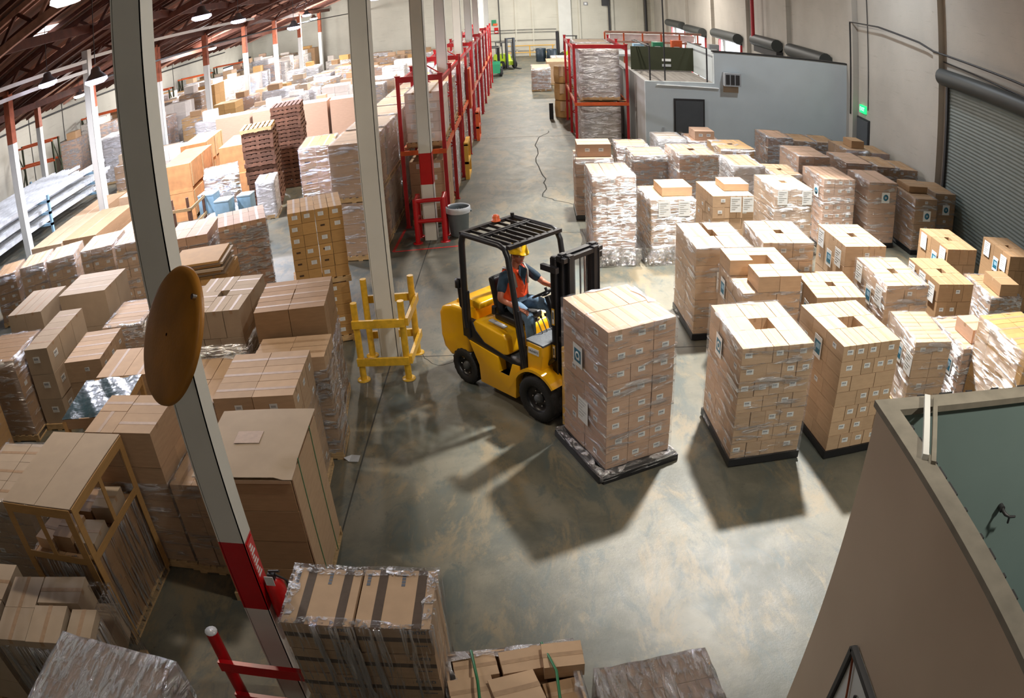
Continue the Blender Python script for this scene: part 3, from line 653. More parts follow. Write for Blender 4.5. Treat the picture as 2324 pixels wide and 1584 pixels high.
def load(label, x, y, w_, d_, h, rz=0, corner='L', nz=6, pat=None, mat='cardboard', pal='wood', film=None, lab=0, rnd_lab=.75, handle=False, group=None, name='pallet_load',
         posters=(), solid=False, fh=None, ph=.13, tape=True, filmtop=False, z0=0, alt=True, skirt=False, cat='pallet load', ls=.05):
    """corner: 'L' = (x,y) is the near left corner, 'R' = the near right corner"""
    rz = R(rz)
    if corner == 'R': x, y = x - w_ * math.cos(rz), y - w_ * math.sin(rz)
    t = thing(name, label, cat, (x, y, z0), rz, group)
    ob('pallet', pallet_mesh(w_ + .04, d_ + .04, pal, ph), t, (-.02, -.02, 0))
    pat = pat or grid(2, 3); lh = (h - ph) / nz
    for k in range(nz):
        top = k == nz - 1
        for i, (a, b, c, e) in enumerate(pat):
            if alt and k % 2 and len(pat) > 2: a, c = 1 - c, 1 - a
            edge = a < .01 or b < .01 or c > .99 or e > .99
            if not (edge or top): continue
            if not (top or b < .01 or c > .99 or a < .01) : continue     # hidden rear cartons below the top layer
            cw, cdp = (c - a) * w_, (e - b) * d_
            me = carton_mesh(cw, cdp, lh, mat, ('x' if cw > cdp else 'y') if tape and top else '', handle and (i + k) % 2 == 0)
            j = (0 if top and not film else .004); jx = random.uniform(-j, j)
            cart = ob('carton', me, t, (a * w_ + jx, b * d_ + random.uniform(-j, j), ph + k * lh), random.uniform(-.006, .006))
            if lab and random.random() < rnd_lab:
                if b < .01:
                    o = ob('shipping_label', label_mesh(ls, lab - 1), cart, (cw * random.uniform(.35, .62), 0.002, lh * .58))
                if corner == 'L' and a < .01 and random.random() < .3:
                    o = ob('shipping_label', label_mesh(ls, lab - 1), cart, (.002, cdp * .5, lh * .55)); o.rotation_euler.z = R(-90)
                if corner == 'R' and c > .99 and random.random() < .6:
                    o = ob('shipping_label', label_mesh(ls, lab - 1), cart, (cw - .002, cdp * .5, lh * .55)); o.rotation_euler.z = R(90)
    if film:
        ob('stretch_film', film_mesh(w_, d_, (fh or (h + .002)) - .03, film, .03, top=filmtop), t)
    if skirt: ob('film_skirt', film_mesh(w_ + .12, d_ + .12, .42, 'film_glitter', .0, rim=0, amp=.06), t, (-.06, -.06, 0))
    for side, u, z, st in posters:
        o = ob('poster', poster_mesh(st), t, (u * w_, -.019, z) if side == 'F' else ((-.022, u * d_, z) if side == 'L' else (w_ + .022, u * d_, z)))
        if side != 'F': o.rotation_euler.z = R(-90 if side == 'L' else 90)
    return t
def topbox(label, x, y, z, w_, d_, h, rz=0, mat='cardboard_pink', lab=True, tape='x', name='loose_carton', group=None):
    t = tag(ob(name, carton_mesh(w_, d_, h, mat, tape), None, (x, y, z), R(rz)), label, 'carton', group)
    if lab: ob('shipping_label', label_mesh(.06, 0), t, (w_ * .3, .002, h * .55)); ob('shipping_label', label_mesh(.06, 0), t, (w_ * .7, .002, h * .55))
    return t
PW = pinwheel(); PW2 = pinwheel(.42, .42, 2, 2); G23 = grid(2, 3); G33 = grid(3, 3); G32 = grid(3, 2)
hole = lambda: [q for q in pinwheel(.40, .40, 1, 1)]
# --- the load on the forks
t = load('tall film wrapped load of brown cartons on the forks of the yellow forklift', .82, 8.02, .97, 1.16, 2.07, 24, nz=8, pat=G32, mat='cardboard_pink', pal='plastic_black', film='film', lab=1, rnd_lab=1, posters=(('L', .62, 1.45, 'ring'), ('L', .5, .72, 'sheet')), alt=False)
m = MB()
for a, b in (((-.09, -.08), (1.05, -.08)), ((-.09, -.08), (-.09, 1.2))): m.beam((*a, .05), (*b, .05), .09, .09, 'plastic_black')
m.build('skid_edge', t)
ob('film_skirt', film_mesh(1.10, 1.26, .10, 'film_strong', .05, rim=.05, amp=.02), t, (-.1, -.1, 0))
# --- front rows on the right (see-through hole in the top layer)
load('tall load of pale cartons with square top opening, front row, left of two', 2.5, 8.08, 1.03, 1.33, 1.76, 5, nz=7, pat=PW, mat='cardboard', pal='plastic_black', film='film', lab=1, posters=(('L', .62, 1.40, 'ring'),))
load('tall load of cartons with square top opening, front row, right one beside the booth', 3.94, 8.07, 1.0, 1.34, 1.74, 8, nz=7, pat=PW, mat='cardboard', pal='plastic_black', lab=1, posters=(('L', .5, 1.42, 'teal'),))
load('tall wrapped load with two small slots in its top, left end of the second row', 2.7, 11.82, 1.02, 1.36, 1.70, 4, nz=5, pat=[(0, 0, .5, .45), (.5, 0, 1, .45), (0, .45, .42, 1), (.56, .45, 1, .7), (.48, .7, 1, 1)], mat='cardboard', pal='plastic_black', film='film', posters=(('F', .5, 1.1, 'sheet'),))
load('load with a square hole in its bleached top, behind the notched load', 3.88, 11.75, .98, 1.22, 1.82, 1, nz=5, pat=PW2, mat='cardboard', pal='plastic_black', film='film', lab=1)
t = load('notched load missing one top carton, between two rows of open top loads', 3.10, 10.25, .99, 1.28, 1.55, 3, nz=5, pat=PW2, mat='cardboard', pal='plastic_black', film='film', posters=(('L', .75, 1.25, 'teal'),))
for (a, b, c, e) in ((.25, 0, .62, .42), (.62, 0, 1, .42), (0, .55, .4, 1), (.4, .72, 1, 1), (.72, .42, 1, .72)):
    ob('carton', carton_mesh((c - a) * .99, (e - b) * 1.28, .26, 'cardboard', 'x' if c - a > .3 else 'y'), t, (a * .99, b * 1.28, 1.55))
load('low open topped load standing right behind the front pair', 4.5, 10.55, .95, 1.14, 1.33, 0, nz=4, pat=PW2, mat='cardboard', pal='plastic_black', posters=(('L', .7, 1.12, 'sheet'), ('L', .35, .95, 'teal')))
load('open topped load with teal and white sheets on its left side, behind the low load', 5.6, 11.95, .95, 1.27, 1.70, 4, nz=4, pat=PW2, mat='cardboard', pal='plastic_black', posters=(('L', .82, 1.5, 'sheet'), ('L', .5, 1.25, 'teal'), ('L', .2, 1.4, 'sheet')), lab=1, rnd_lab=.4)
load('open topped load with glossy tape stripes in the middle of the right hand group', 5.8, 10.43, .93, 1.31, 1.58, 2, nz=4, pat=PW2, mat='cardboard', pal='plastic_black', film='film', posters=(('L', .85, 1.38, 'sheet'), ('L', .5, 1.15, 'teal'), ('L', .2, 1.3, 'sheet')), lab=1, rnd_lab=.5)
load('open topped load right of the one with glossy stripes', 7.12, 10.69, .88, 1.3, 1.50, 1, nz=4, pat=PW2, mat='cardboard_dark', pal='plastic_black', posters=(('L', .85, 1.3, 'sheet'), ('L', .5, 1.3, 'sheet'), ('L', .2, 1.25, 'sheet')), lab=1, rnd_lab=.5)
load('open topped load with a teal label near the roller door, left of two', 8.45, 12.53, .88, 1.3, 1.50, 2, nz=4, pat=PW2, mat='cardboard_dark', pal='plastic_black', posters=(('L', .8, 1.3, 'sheet'), ('L', .4, 1.1, 'teal'), ('L', .15, 1.3, 'sheet')))
load('open topped load at the right edge close to the roller door', 10.3, 12.4, .85, 1.25, 1.45, 1, nz=4, pat=PW2, mat='cardboard_dark', pal='plastic_black', posters=(('L', .8, 1.25, 'sheet'), ('L', .45, 1.05, 'teal'), ('L', .2, 1.2, 'sheet')))
load('uneven wrapped load with bright film beside the right edge', 8.7, 10.9, .9, 1.2, 1.15, 0, nz=3, pat=PW2, mat='cardboard_dark', pal='plastic_black', film='film_strong')
topbox('single brown carton on the uneven film wrapped load at the right edge', 8.95, 10.95, 1.155, .55, .7, .25, 0, 'cardboard_dark', False)
load('narrow carton load with stepped wrapped middle in front of the booth corner', 5.62, 8.85, .72, 1.1, 1.35, -2, nz=4, pat=grid(2, 4), mat='cardboard', pal='wood', film='film', lab=3, posters=(('L', .45, .95, 'teal'), ('L', .1, .95, 'sheet')))
load('reddish wrapped load with a loose top carton near the right edge', 6.62, 8.8, .72, 1.15, 1.22, 4, nz=4, pat=grid(1, 3), mat='cardboard_pink', pal='wood', film='film_strong', lab=3, posters=(('L', .3, .8, 'teal'),))
topbox('reddish carton resting on the wrapped load near the right edge', 6.86, 8.95, 1.225, .42, .55, .24, 4, 'cardboard_pink', True)
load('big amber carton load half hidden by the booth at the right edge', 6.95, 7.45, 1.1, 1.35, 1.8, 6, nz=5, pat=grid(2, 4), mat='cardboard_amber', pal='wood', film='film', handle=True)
# --- back rows on the right
load('wrapped load of labelled cartons with its film skirt spread on the floor, nearest the aisle', 1.28, 15.47, .90, 1.2, 2.0, 3, nz=7, pat=G32, mat='cardboard_pink', pal='plastic_black', film='film_strong', lab=1, rnd_lab=1, skirt=True)
load('wrapped load behind the nearest aisle one, carrying a single carton', 1.14, 18.75, .94, 1.12, 1.62, 0, nz=6, pat=G23, mat='cardboard_pink', pal='plastic_black', film='film', lab=1)
topbox('wide pink carton with a white sheet on the second load from the aisle', 1.2, 18.95, 1.625, .86, .75, .33, 0, 'cardboard_pink', True)
load('dazzling film wrapped load second from the aisle', 2.57, 18.46, .92, 1.1, 1.75, 4, nz=5, pat=G23, mat='cardboard_pink', pal='plastic_black', film='film_strong', lab=1)
load('wrapped load just behind the dazzling one', 2.37, 20.3, .86, 1.0, 1.6, 0, nz=5, pat=G23, mat='cardboard_pink', pal='plastic_black', film='film_strong')
load('small milky wrapped load at the foot of the office corner', 3.7, 21.3, .8, 1.1, 1.6, 4, nz=4, pat=G23, mat='cardboard_white', pal='plastic_black', film='film_milky')
load('lower bright wrapped load right of the one on spread film', 2.51, 15.51, 1.0, 1.2, 1.45, 6, nz=5, pat=G33, mat='cardboard', pal='wood', film='film_strong', skirt=True, lab=1, posters=(('F', .75, 1.25, 'sheet'), ('F', .3, 1.25, 'sheet')))
topbox('flat bleached carton on the lower bright wrapped load', 2.8, 15.8, 1.455, .7, .7, .2, 6, 'cardboard', False)
load('overexposed wrapped load with a small top slot in the brightest spot', 3.53, 17.5, 1.0, 1.3, 2.0, 5, nz=6, pat=PW2, mat='cardboard_pink', pal='plastic_black', film='film_strong', lab=1)
load('wrapped load carrying the two label carton below the office door', 4.55, 21.1, .95, 1.2, 1.6, 0, nz=5, pat=G23, mat='cardboard_pink', pal='plastic_black', film='film_strong', lab=1)
topbox('carton with two labels on the load below the grey office door', 4.75, 21.25, 1.605, .6, .7, .27, 3, 'cardboard_pink', True)
load('milky wrapped load with a flat dark top, right of the office door', 5.09, 19.52, 1.0, 1.2, 1.75, 5, nz=5, pat=PW2, mat='cardboard_amber', pal='plastic_black', film='film', lab=1, filmtop=True)
load('wrapped load with a plastic covered top beside the overexposed one', 4.95, 17.62, .82, 1.3, 1.72, 4, nz=5, pat=G23, mat='cardboard', pal='plastic_black', film='film_milky', lab=1)
load('pale load partly behind the one with two big white sheets', 5.9, 17.4, .85, 1.12, 1.6, 3, nz=5, pat=PW2, mat='cardboard', pal='plastic_black', film='film', lab=1)
load('carton load with two big white sheets and a small top slot', 5.39, 15.68, 1.0, 1.27, 1.7, 6, nz=6, pat=PW2, mat='cardboard', pal='plastic_black', film='film', lab=1, posters=(('F', .2, 1.5, 'sheet'), ('F', .85, 1.5, 'sheet')))
load('carton load with taped white sheets and one flat box on its top', 3.80, 15.2, .97, 1.22, 1.64, 5, nz=6, pat=PW2, mat='cardboard', pal='plastic_black', lab=3, posters=(('F', .55, 1.45, 'sheet'), ('F', .85, 1.45, 'sheet')))
topbox('flat bleached box on the load with taped white sheets', 4.15, 15.6, 1.645, .6, .6, .16, 5, 'cardboard', False)
load('tall reddish load with a round blue emblem on its left side', 6.94, 16.4, .93, 1.27, 1.8, 5, nz=8, pat=G33, mat='cardboard_pink', pal='plastic_black', film='film', lab=1, rnd_lab=1, posters=(('L', .3, 1.4, 'ringround'),))
load('tall plain reddish load with the round blue emblem on its front', 8.34, 16.6, .92, 1.24, 1.74, 5, nz=7, pat=grid(1, 1), mat='cardboard_pink', pal='plastic_black', film='film', posters=(('F', .6, 1.35, 'ringround'),))
load('dark load with a raised top carton and a blue emblem, third from the shutter', 9.62, 16.2, .78, 1.3, 1.5, 4, nz=6, pat=grid(1, 4), mat='cardboard_dark', pal='plastic_black', film='film', lab=1, posters=(('F', .55, 1.05, 'ringround'),))
topbox('raised dark carton on the load with emblem, near the roller shutter', 9.7, 16.75, 1.505, .66, .7, .17, 4, 'cardboard_dark', False)
load('dark emblem load closest to the grey roller shutter', 10.72, 16.9, .78, 1.2, 1.5, 3, nz=6, pat=grid(1, 3), mat='cardboard_dark', pal='plastic_black', film='film', lab=1, posters=(('F', .55, 1.05, 'ringround'),))
load('reddish wrapped load behind the tall one with the blue emblem side', 6.95, 18.3, .98, 1.3, 1.9, 5, nz=6, pat=G23, mat='cardboard_pink', pal='plastic_black', film='film', lab=1)
load('reddish wrapped load behind the plain emblem load', 8.52, 18.52, .88, 1.3, 1.75, 5, nz=5, pat=G23, mat='cardboard_pink', pal='plastic_black', film='film', lab=1)
load('dark wrapped load second from the right in the rear row', 9.8, 19.0, .82, 1.3, 1.6, 4, nz=5, pat=G23, mat='cardboard_dark', pal='plastic_black', film='film', lab=1)
load('dark wrapped load at the right end of the rear row, by the shutter edge', 10.72, 19.3, .76, 1.16, 1.5, 3, nz=5, pat=G23, mat='cardboard_dark', pal='plastic_black', film='film', lab=1)
load('film wrapped reddish load at the left end of the last row by the office', 7.32, 22.12, .85, 1.3, 1.6, 2, nz=4, pat=G23, mat='cardboard_pink', pal='plastic_black', film='film_strong', lab=1)
load('crumpled film load second in the last row by the office', 8.3, 22.3, .8, 1.2, 1.5, 2, nz=4, pat=G23, mat='cardboard_dark', pal='plastic_black', film='film_strong')
load('crumpled film load third in the last row by the office', 9.25, 22.6, .8, 1.2, 1.45, 3, nz=4, pat=G23, mat='cardboard_dark', pal='plastic_black', film='film_strong')
load('dark wrapped load in front of the exit door', 9.64, 21.0, .88, 1.3, 1.6, 5, nz=4, pat=G23, mat='cardboard_dark', pal='plastic_black', film='film', lab=1)
load('low dark load beside the exit door', 10.72, 21.3, .75, 1.2, 1.5, 4, nz=4, pat=G23, mat='cardboard_dark', pal='plastic_black', film='film')
topbox('small dark carton standing on the load in front of the exit door', 9.95, 21.3, 1.605, .5, .6, .24, 5, 'cardboard_dark', False)
# --- left rows along the aisle (corner = near right)
t = load('near load covered by a big sagging carton sheet beside the banded column', -2.40, 5.72, 1.08, 1.24, 1.76, 2, 'R', nz=4, pat=grid(1, 2), mat='cardboard_dark', tape=False)
m = MB()
vs = []; n = 12
for j in range(n + 1):
    for i in range(n + 1):
        u, v = i / n, j / n; vs.append((-.02 + 1.12 * u, -.02 + 1.28 * v, 1.80 + .025 * math.sin(u * 3.1) * math.sin(v * 2.6) - .03 * (u > .9) * (v < .2)))
m.add(vs, [(j * (n + 1) + i, j * (n + 1) + i + 1, (j + 1) * (n + 1) + i + 1, (j + 1) * (n + 1) + i) for j in range(n) for i in range(n)], 'cardboard_grey', True)
m.add([(v[0], v[1], v[2] - .008) for v in vs], [(j * (n + 1) + i, (j + 1) * (n + 1) + i, (j + 1) * (n + 1) + i + 1, j * (n + 1) + i + 1) for j in range(n) for i in range(n)], 'cardboard_grey', True)
m.build('top_sheet', t)
m = MB(); m.box((.32, .55, 1.828), (.62, .78, 1.831), 'tape'); m.build('tape_patch', t)
m = MB(); m.box((.05, -.02, 1.72), (1.08, 0, 1.76), 'cardboard'); m.box((1.085, .02, .14), (1.1, 1.2, 1.74), 'cardboard'); m.build('side_board', t)
m = MB()
for y in (.3, .9): m.box((1.1, y, .05), (1.106, y + .015, 1.8), 'strap_green')
m.build('strap', t)
load('load of long taped cartons topped by six boxes, second along the aisle', -2.76, 7.29, 1.05, 1.14, 1.8, 4, 'R', nz=5, pat=grid(2, 3), mat='cardboard', film='film', lab=3, rnd_lab=.5, fh=1.3)
load('load with flat cartons and bunched film between the aisle loads', -2.72, 8.6, 1.03, .68, 1.6, 4, 'R', nz=4, pat=grid(2, 2), mat='cardboard', film='film_strong', fh=1.4)
load('load of big plain cartons beside the yellow guard', -2.86, 9.42, 1.05, 1.12, 1.96, 7, 'R', nz=4, pat=grid(2, 3), mat='cardboard_dark', film='film_strong', fh=1.3)
load('long top carton load behind the round mirror', -4.25, 9.6, .98, 1.40, 1.9, 2, 'R', nz=4, pat=PW2, mat='cardboard_grey', film='film_strong', fh=1.35)
load('wrapped box rows low behind the brown mirror', -3.95, 8.0, 1.0, 1.3, 1.3, 3, 'R', nz=3, pat=grid(2, 2), mat='cardboard', film='film')
load('low load right of the near column base with white glints', -3.52, 6.1, .60, 1.2, 1.35, 0, 'R', nz=3, pat=grid(2, 2), mat='cardboard', film='film')
t = load('lower tier of the amber double stack behind the yellow guard', -3.22, 12.36, 1.0, 1.0, 1.13, 17, 'R', nz=5, pat=grid(2, 3), mat='cardboard_amber', lab=2, rnd_lab=.9)
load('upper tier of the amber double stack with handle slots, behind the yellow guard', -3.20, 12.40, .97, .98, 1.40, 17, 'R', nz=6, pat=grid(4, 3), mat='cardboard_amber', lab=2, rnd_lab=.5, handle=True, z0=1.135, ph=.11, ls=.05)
load('tall reddish load with silver film on its front, beside the grey floor gap', -5.21, 13.94, 1.03, 1.12, 2.0, 22, 'R', nz=7, pat=grid(3, 3), mat='cardboard_pink', film='film_strong', lab=2, fh=1.9)
load('low load with crinkled silver film behind the near column', -6.6, 13.9, 1.0, 1.3, 1.8, 10, 'R', nz=5, pat=grid(2, 2), mat='cardboard_pink', film='film_strong', fh=1.6)
t = load('uneven load of flat boards and trays near the column', -5.45, 12.1, 1.15, .95, 1.55, 8, 'R', nz=8, pat=grid(2, 1), mat='cardboard_amber', film=None)
for k in range(6):
    m = MB(); m.box((-.05 + .05 * k % .1, -.04 * (k % 3), 1.56 + .05 * k), (1.1 - .07 * (k % 2), .9, 1.60 + .05 * k), 'cardboard_amber' if k % 2 else 'cardboard_grey'); m.build('board', t)
load('taped carton load with a shiny strip, under the board pile', -5.0, 10.95, 1.1, .6, 1.6, 8, 'R', nz=4, pat=grid(2, 1), mat='cardboard', film='film')
# large cartons block at the left
t = load('big grey brown carton block with a tall dark side, left of the mirror', -8.15, 11.73, 1.25, 1.15, 1.6, 4, 'R', nz=2, pat=grid(1, 2), mat='cardboard_grey', film=None)
load('carton block with labelled amber side panels at the left', -8.11, 9.28, .58, 1.65, 1.6, 5, 'R', nz=3, pat=grid(1, 3), mat='cardboard_grey', lab=1, rnd_lab=1, ls=.08)
load('grey topped cartons at the left, between labelled block and dark block', -9.45, 10.95, 1.0, 1.3, 1.6, 5, 'R', nz=2, pat=grid(2, 1), mat='cardboard_grey')
load('tall wrapped block with striped top at the far left edge', -8.72, 8.86, 1.1, 1.2, 1.6, 5, 'R', nz=4, pat=grid(1, 3), mat='cardboard_dark', film='film', lab=2, rnd_lab=.4)
load('open carton load at the left edge below the striped top block', -9.0, 7.3, 1.1, 1.2, 1.2, 5, 'R', nz=3, pat=grid(2, 2), mat='cardboard_amber', film='film')
load('half height labelled carton load between the big block and the blue covered one', -7.0, 9.4, .8, 1.2, 1.3, 8, 'R', nz=3, pat=grid(1, 3), mat='cardboard', lab=1, rnd_lab=1, film=None)
load('wrapped load with silver film standing behind the labelled carton load', -6.9, 10.9, .9, 1.2, 1.2, 5, 'R', nz=3, pat=grid(1, 3), mat='cardboard', film='film_strong')
load('two wide taped cartons behind the blue covered frame', -5.55, 8.75, 1.1, .95, 1.35, 5, 'R', nz=3, pat=grid(2, 1), mat='cardboard')
# blue film covered frame
t = thing('covered_frame', 'cardboard frame with a dark blue film sheet over its top', 'frame', (-6.28, 7.02, 0), R(8))
m = MB()
for x in (.03, .97):
    for y in (.03, 1.07): box1((x - .035, y - .035, 0), (x + .035, y + .035, 1.57), 'cardboard_amber').build('post', t)
m = MB(); m.box((0, 0, 1.45), (1, .02, 1.6), 'cardboard_dark'); m.box((.98, 0, 1.48), (1.0, 1.1, 1.6), 'cardboard_amber'); m.box((0, 1.08, 1.48), (1, 1.1, 1.6), 'cardboard_amber'); m.box((0, 0, 1.48), (.02, 1.1, 1.6), 'cardboard_grey'); m.build('rim', t)
m = MB(); vs = []; n = 16
for j in range(n + 1):
    for i in range(n + 1):
        u, v = i / n, j / n; vs.append((u, v * 1.1, 1.605 + .012 * math.sin((u * 1.3 + v) * 9) * math.sin(u * 3.14)))
m.add(vs, [(j * (n + 1) + i, j * (n + 1) + i + 1, (j + 1) * (n + 1) + i + 1, (j + 1) * (n + 1) + i) for j in range(n) for i in range(n)], 'blue_grey_film', True); m.build('film_sheet', t)
m = MB(); m.box((0, 0, 0), (1, 1.1, .9), 'cardboard_dark'); m.build('carton', t)
load('amber load topped by taped cartons, in front of the blue covered frame', -4.18, 6.14, 1.0, .85, 2.0, 0, 'R', nz=4, pat=[(0, 0, .55, .5), (.55, 0, 1, .55), (0, .5, .55, 1), (.55, .55, 1, 1)], mat='cardboard', film='film', fh=1.3)
# window-frame carton crate
t = load('lower left wrapped load carrying the cut-out carton frame', -4.62, 4.72, 1.02, 1.33, 1.25, 0, 'R', nz=4, pat=grid(2, 3), mat='cardboard_dark', film='film_vertical', lab=0)
t = thing('cutout_frame', 'grey topped carton frame with cut-out windows on the lower left load', 'frame', (-5.66, 4.70, 0))
W_, D_, H_ = 1.06, 1.38, 2.02
m = MB(); m.box((-.01, -.01, H_ - .012), (W_ / 2 - .003, D_ + .01, H_), 'cardboard_grey'); m.box((W_ / 2 + .003, -.01, H_ - .012), (W_ + .01, D_ + .01, H_ - .002), 'cardboard_grey'); m.build('top_sheet', t)
def window_panel(p0, dx, dy, L, name):
    m = MB(); thick = .012; d = Vector((dx, dy, 0)); nrm = Vector((dy, -dx, 0))
    def bar(a, b, z0_, z1_):
        p = Vector(p0) + d * a; q = Vector(p0) + d * b
        m.add([p + Vector((0, 0, z0_)), q + Vector((0, 0, z0_)), q + Vector((0, 0, z1_)), p + Vector((0, 0, z1_)), p - nrm * thick + Vector((0, 0, z0_)), q - nrm * thick + Vector((0, 0, z0_)), q - nrm * thick + Vector((0, 0, z1_)), p - nrm * thick + Vector((0, 0, z1_))],
              [(0, 1, 2, 3), (5, 4, 7, 6), (0, 4, 5, 1), (3, 2, 6, 7), (0, 3, 7, 4), (1, 5, 6, 2)], 'cardboard_amber')
    zt = H_ - .012; bar(0, L, zt - .11, zt); bar(0, L, 1.27, 1.36)
    for a in (0, L / 2 - .035, L - .10): bar(a, a + (.10 if a != L / 2 - .035 else .07), 1.36, zt - .11)
    bar(0, .10, .1, 1.27); bar(L - .1, L, .1, 1.27); m.build(name, t)
window_panel((0, -.03, 0), 1, 0, W_, 'window_panel'); window_panel((W_ + .03, 0, 0), 0, 1, D_, 'window_panel')
for i in range(6):
    topbox(['loose carton inside the cut-out frame, front left', 'loose carton inside the cut-out frame, front middle', 'loose carton inside the cut-out frame, front right', 'tilted carton inside the cut-out frame, rear left', 'loose carton inside the cut-out frame, rear middle', 'loose carton inside the cut-out frame, rear right'][i],
           -5.55 + (i % 3) * .32, 4.85 + (i // 3) * .55, 1.255, .29, .42, .16 + .06 * (i % 2), 6 * (i % 3 - 1), ['cardboard', 'cardboard_dark', 'cardboard_grey'][i % 3], False)
# bottom left: open cartons and film wrapped load
load('lower left load of loose closed cartons between frame and film wrapped bale', -4.15, 3.55, 1.3, 1.0, 1.3, 12, 'R', nz=3, pat=[(0, 0, .35, .5), (.35, 0, .7, .55), (.75, 0, 1, .5), (0, .5, .35, 1), (.36, .58, .8, 1)], mat='cardboard_grey', film='film_vertical', fh=1.2)
load('grey covered load cut by the lower left corner of the view', -5.6, 3.3, 1.2, 1.2, 1.25, 8, 'R', nz=3, pat=grid(1, 2), mat='cardboard_grey')
load('carton load at the left edge beside the cut-out frame', -6.0, 5.3, 1.15, 1.3, 1.5, 3, 'R', nz=4, pat=grid(2, 3), mat='cardboard_grey', film='film', lab=3)
load('glittering film wrapped bale at the bottom left edge', -2.80, 2.05, 1.2, 1.05, 1.9, -3, 'R', nz=4, pat=grid(2, 2), mat='cardboard_dark', film='film_glitter', filmtop=True)
# bottom: striped cartons
t = load('film wrapped load of striped cartons with symbols at the bottom edge', -1.94, 3.60, 1.14, .66, 2.0, 0, 'L', nz=1, pat=grid(1, 1), mat='carton_inside', film='film_vertical', fh=1.98, alt=False, tape=False)
for o in [c for c in t.children if c.name.startswith('carton')]: bpy.data.objects.remove(o)
for k in range(6):
    for i in range(2):
        cw, ch = .555, .305; me_key = ('striped', k == 5)
        def mk(k=k):
            m = MB(); m.box((0, 0, 0), (cw, .63, ch - .01), 'cardboard'); m.box((0, -.002, ch * .46), (cw, 0, ch * .62), 'tape_dark')
            for q in range(4): x = cw - .19 + q * .04; m.box((x, -.003, ch * .78), (x + .032, 0, ch * .88), 'label_ink'); m.box((x + .008, -.004, ch * .80), (x + .024, -.003, ch * .86), 'cardboard')
            for q in range(7): x = cw - .15 + q * .016; m.box((x, -.003, ch * .30), (x + .011, 0, ch * .34), 'label_ink')
            if k == 5:
                for x in (.12, .42): m.box((x, .0, ch - .01), (x + .07, .63, ch - .008), 'tape_dark')
                for q in range(4): m.box((.30, .45 + q * .035, ch - .01), (.328, .478 + q * .035, ch - .008), 'label_ink'); m.box((.03, .45 + q * .035, ch - .01), (.058, .478 + q * .035, ch - .008), 'label_ink')
            return m.mesh('striped_carton')
        ob('carton', cached(me_key, mk), t, (i * .575 + random.uniform(0, .006), .01 + random.uniform(0, .012), .13 + k * .31))
# bottom: open tray with loose cartons and green straps
t = thing('open_tray', 'open carton tray full of loose cartons at the bottom edge', 'tray', (-.68, 3.02, 0), R(8))
m = MB(); m.box((0, 0, 0), (1.05, 1.05, .12), 'wood'); m.box((0, 0, .12), (.02, 1.05, 1.15), 'cardboard'); m.box((1.03, 0, .12), (1.05, 1.05, 1.15), 'cardboard'); m.box((0, 1.03, .12), (1.05, 1.05, 1.15), 'cardboard'); m.box((0, 0, .12), (1.05, .02, 1.15), 'cardboard'); m.build('body', t)
ob('stretch_film', film_mesh(1.05, 1.05, 1.12, 'film_strong', .03), t)
m = MB()
for x, dx in ((.22, .02), (.80, .05)): m.tube([(x, 1.05, 1.17), (x + dx, .6, 1.31), (x + dx * .5, .2, 1.27), (x, -.02, 1.15)], .012, 'strap_green', 6)
m.build('strap', t)
k = 0
for (x, y, z, a, b, h, rz, mt) in [(-.72, 3.78, .9, .36, .26, .24, 12, 'cardboard'), (-.34, 3.82, .92, .36, .26, .25, 12, 'cardboard'), (-.02, 3.82, 1.08, .33, .28, .16, 5, 'cardboard'), (-.72, 3.45, .92, .36, .3, .26, 13, 'cardboard'),
                                   (-.36, 3.40, .98, .38, .34, .24, 18, 'cardboard'), (.03, 3.5, .85, .3, .28, .24, 14, 'cardboard_dark'), (-.62, 3.1, .9, .38, .3, .25, 14, 'cardboard'), (-.2, 3.12, .96, .42, .26, .22, 16, 'cardboard')]:
    topbox('loose carton in the open tray, ' + ['rear left', 'rear middle', 'tilted at the rear right corner', 'middle left', 'uppermost in the middle', 'dark one at the right', 'front left', 'front right'][k], x, y, z, a, b, h, rz, mt, False); k += 1
load('crinkled film wrapped top of a load cut by the bottom edge', .47, 3.15, .9, .62, 1.25, 8, nz=3, pat=grid(1, 2), mat='cardboard_dark', film='film_glitter', filmtop=True)
# --- stack rows deeper on the left
k = 0
for i in range(6):
    y = 16.5 + i * 1.9
    for tier in range(2):
        load('double stacked grey brown wrapped load, %s tier, %s in the row beside the left rack' % (('lower', 'upper')[tier], ('nearest', 'second', 'third', 'fourth', 'fifth', 'farthest')[i]), -3.45, y, 1.0, 1.7, 1.4, 0, 'R', nz=3, pat=grid(1, 2), mat='cardboard_grey' if i else 'cardboard', film='film', z0=1.41 * tier)
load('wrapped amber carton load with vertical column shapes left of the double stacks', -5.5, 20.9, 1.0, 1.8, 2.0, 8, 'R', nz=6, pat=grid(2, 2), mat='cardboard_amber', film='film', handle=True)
load('grey brown wrapped load between the amber load and the double stacks', -4.62, 19.9, .62, 1.8, 2.0, 4, 'R', nz=5, pat=grid(1, 2), mat='cardboard_dark', film='film')
load('brown wrapped load covered in torn paper sheets', -8.4, 20.6, 1.1, 1.4, 1.65, 22, 'R', nz=5, pat=grid(2, 2), mat='cardboard_dark', film='film_strong', lab=3, rnd_lab=1, ls=.1, posters=(('F', .6, .9, 'sheet'), ('R', .4, .9, 'sheet')))
load('small milky wrapped load right of the torn paper load', -7.35, 20.7, .55, .9, 1.2, 10, 'R', nz=3, pat=grid(1, 1), mat='cardboard_white', film='film_milky')
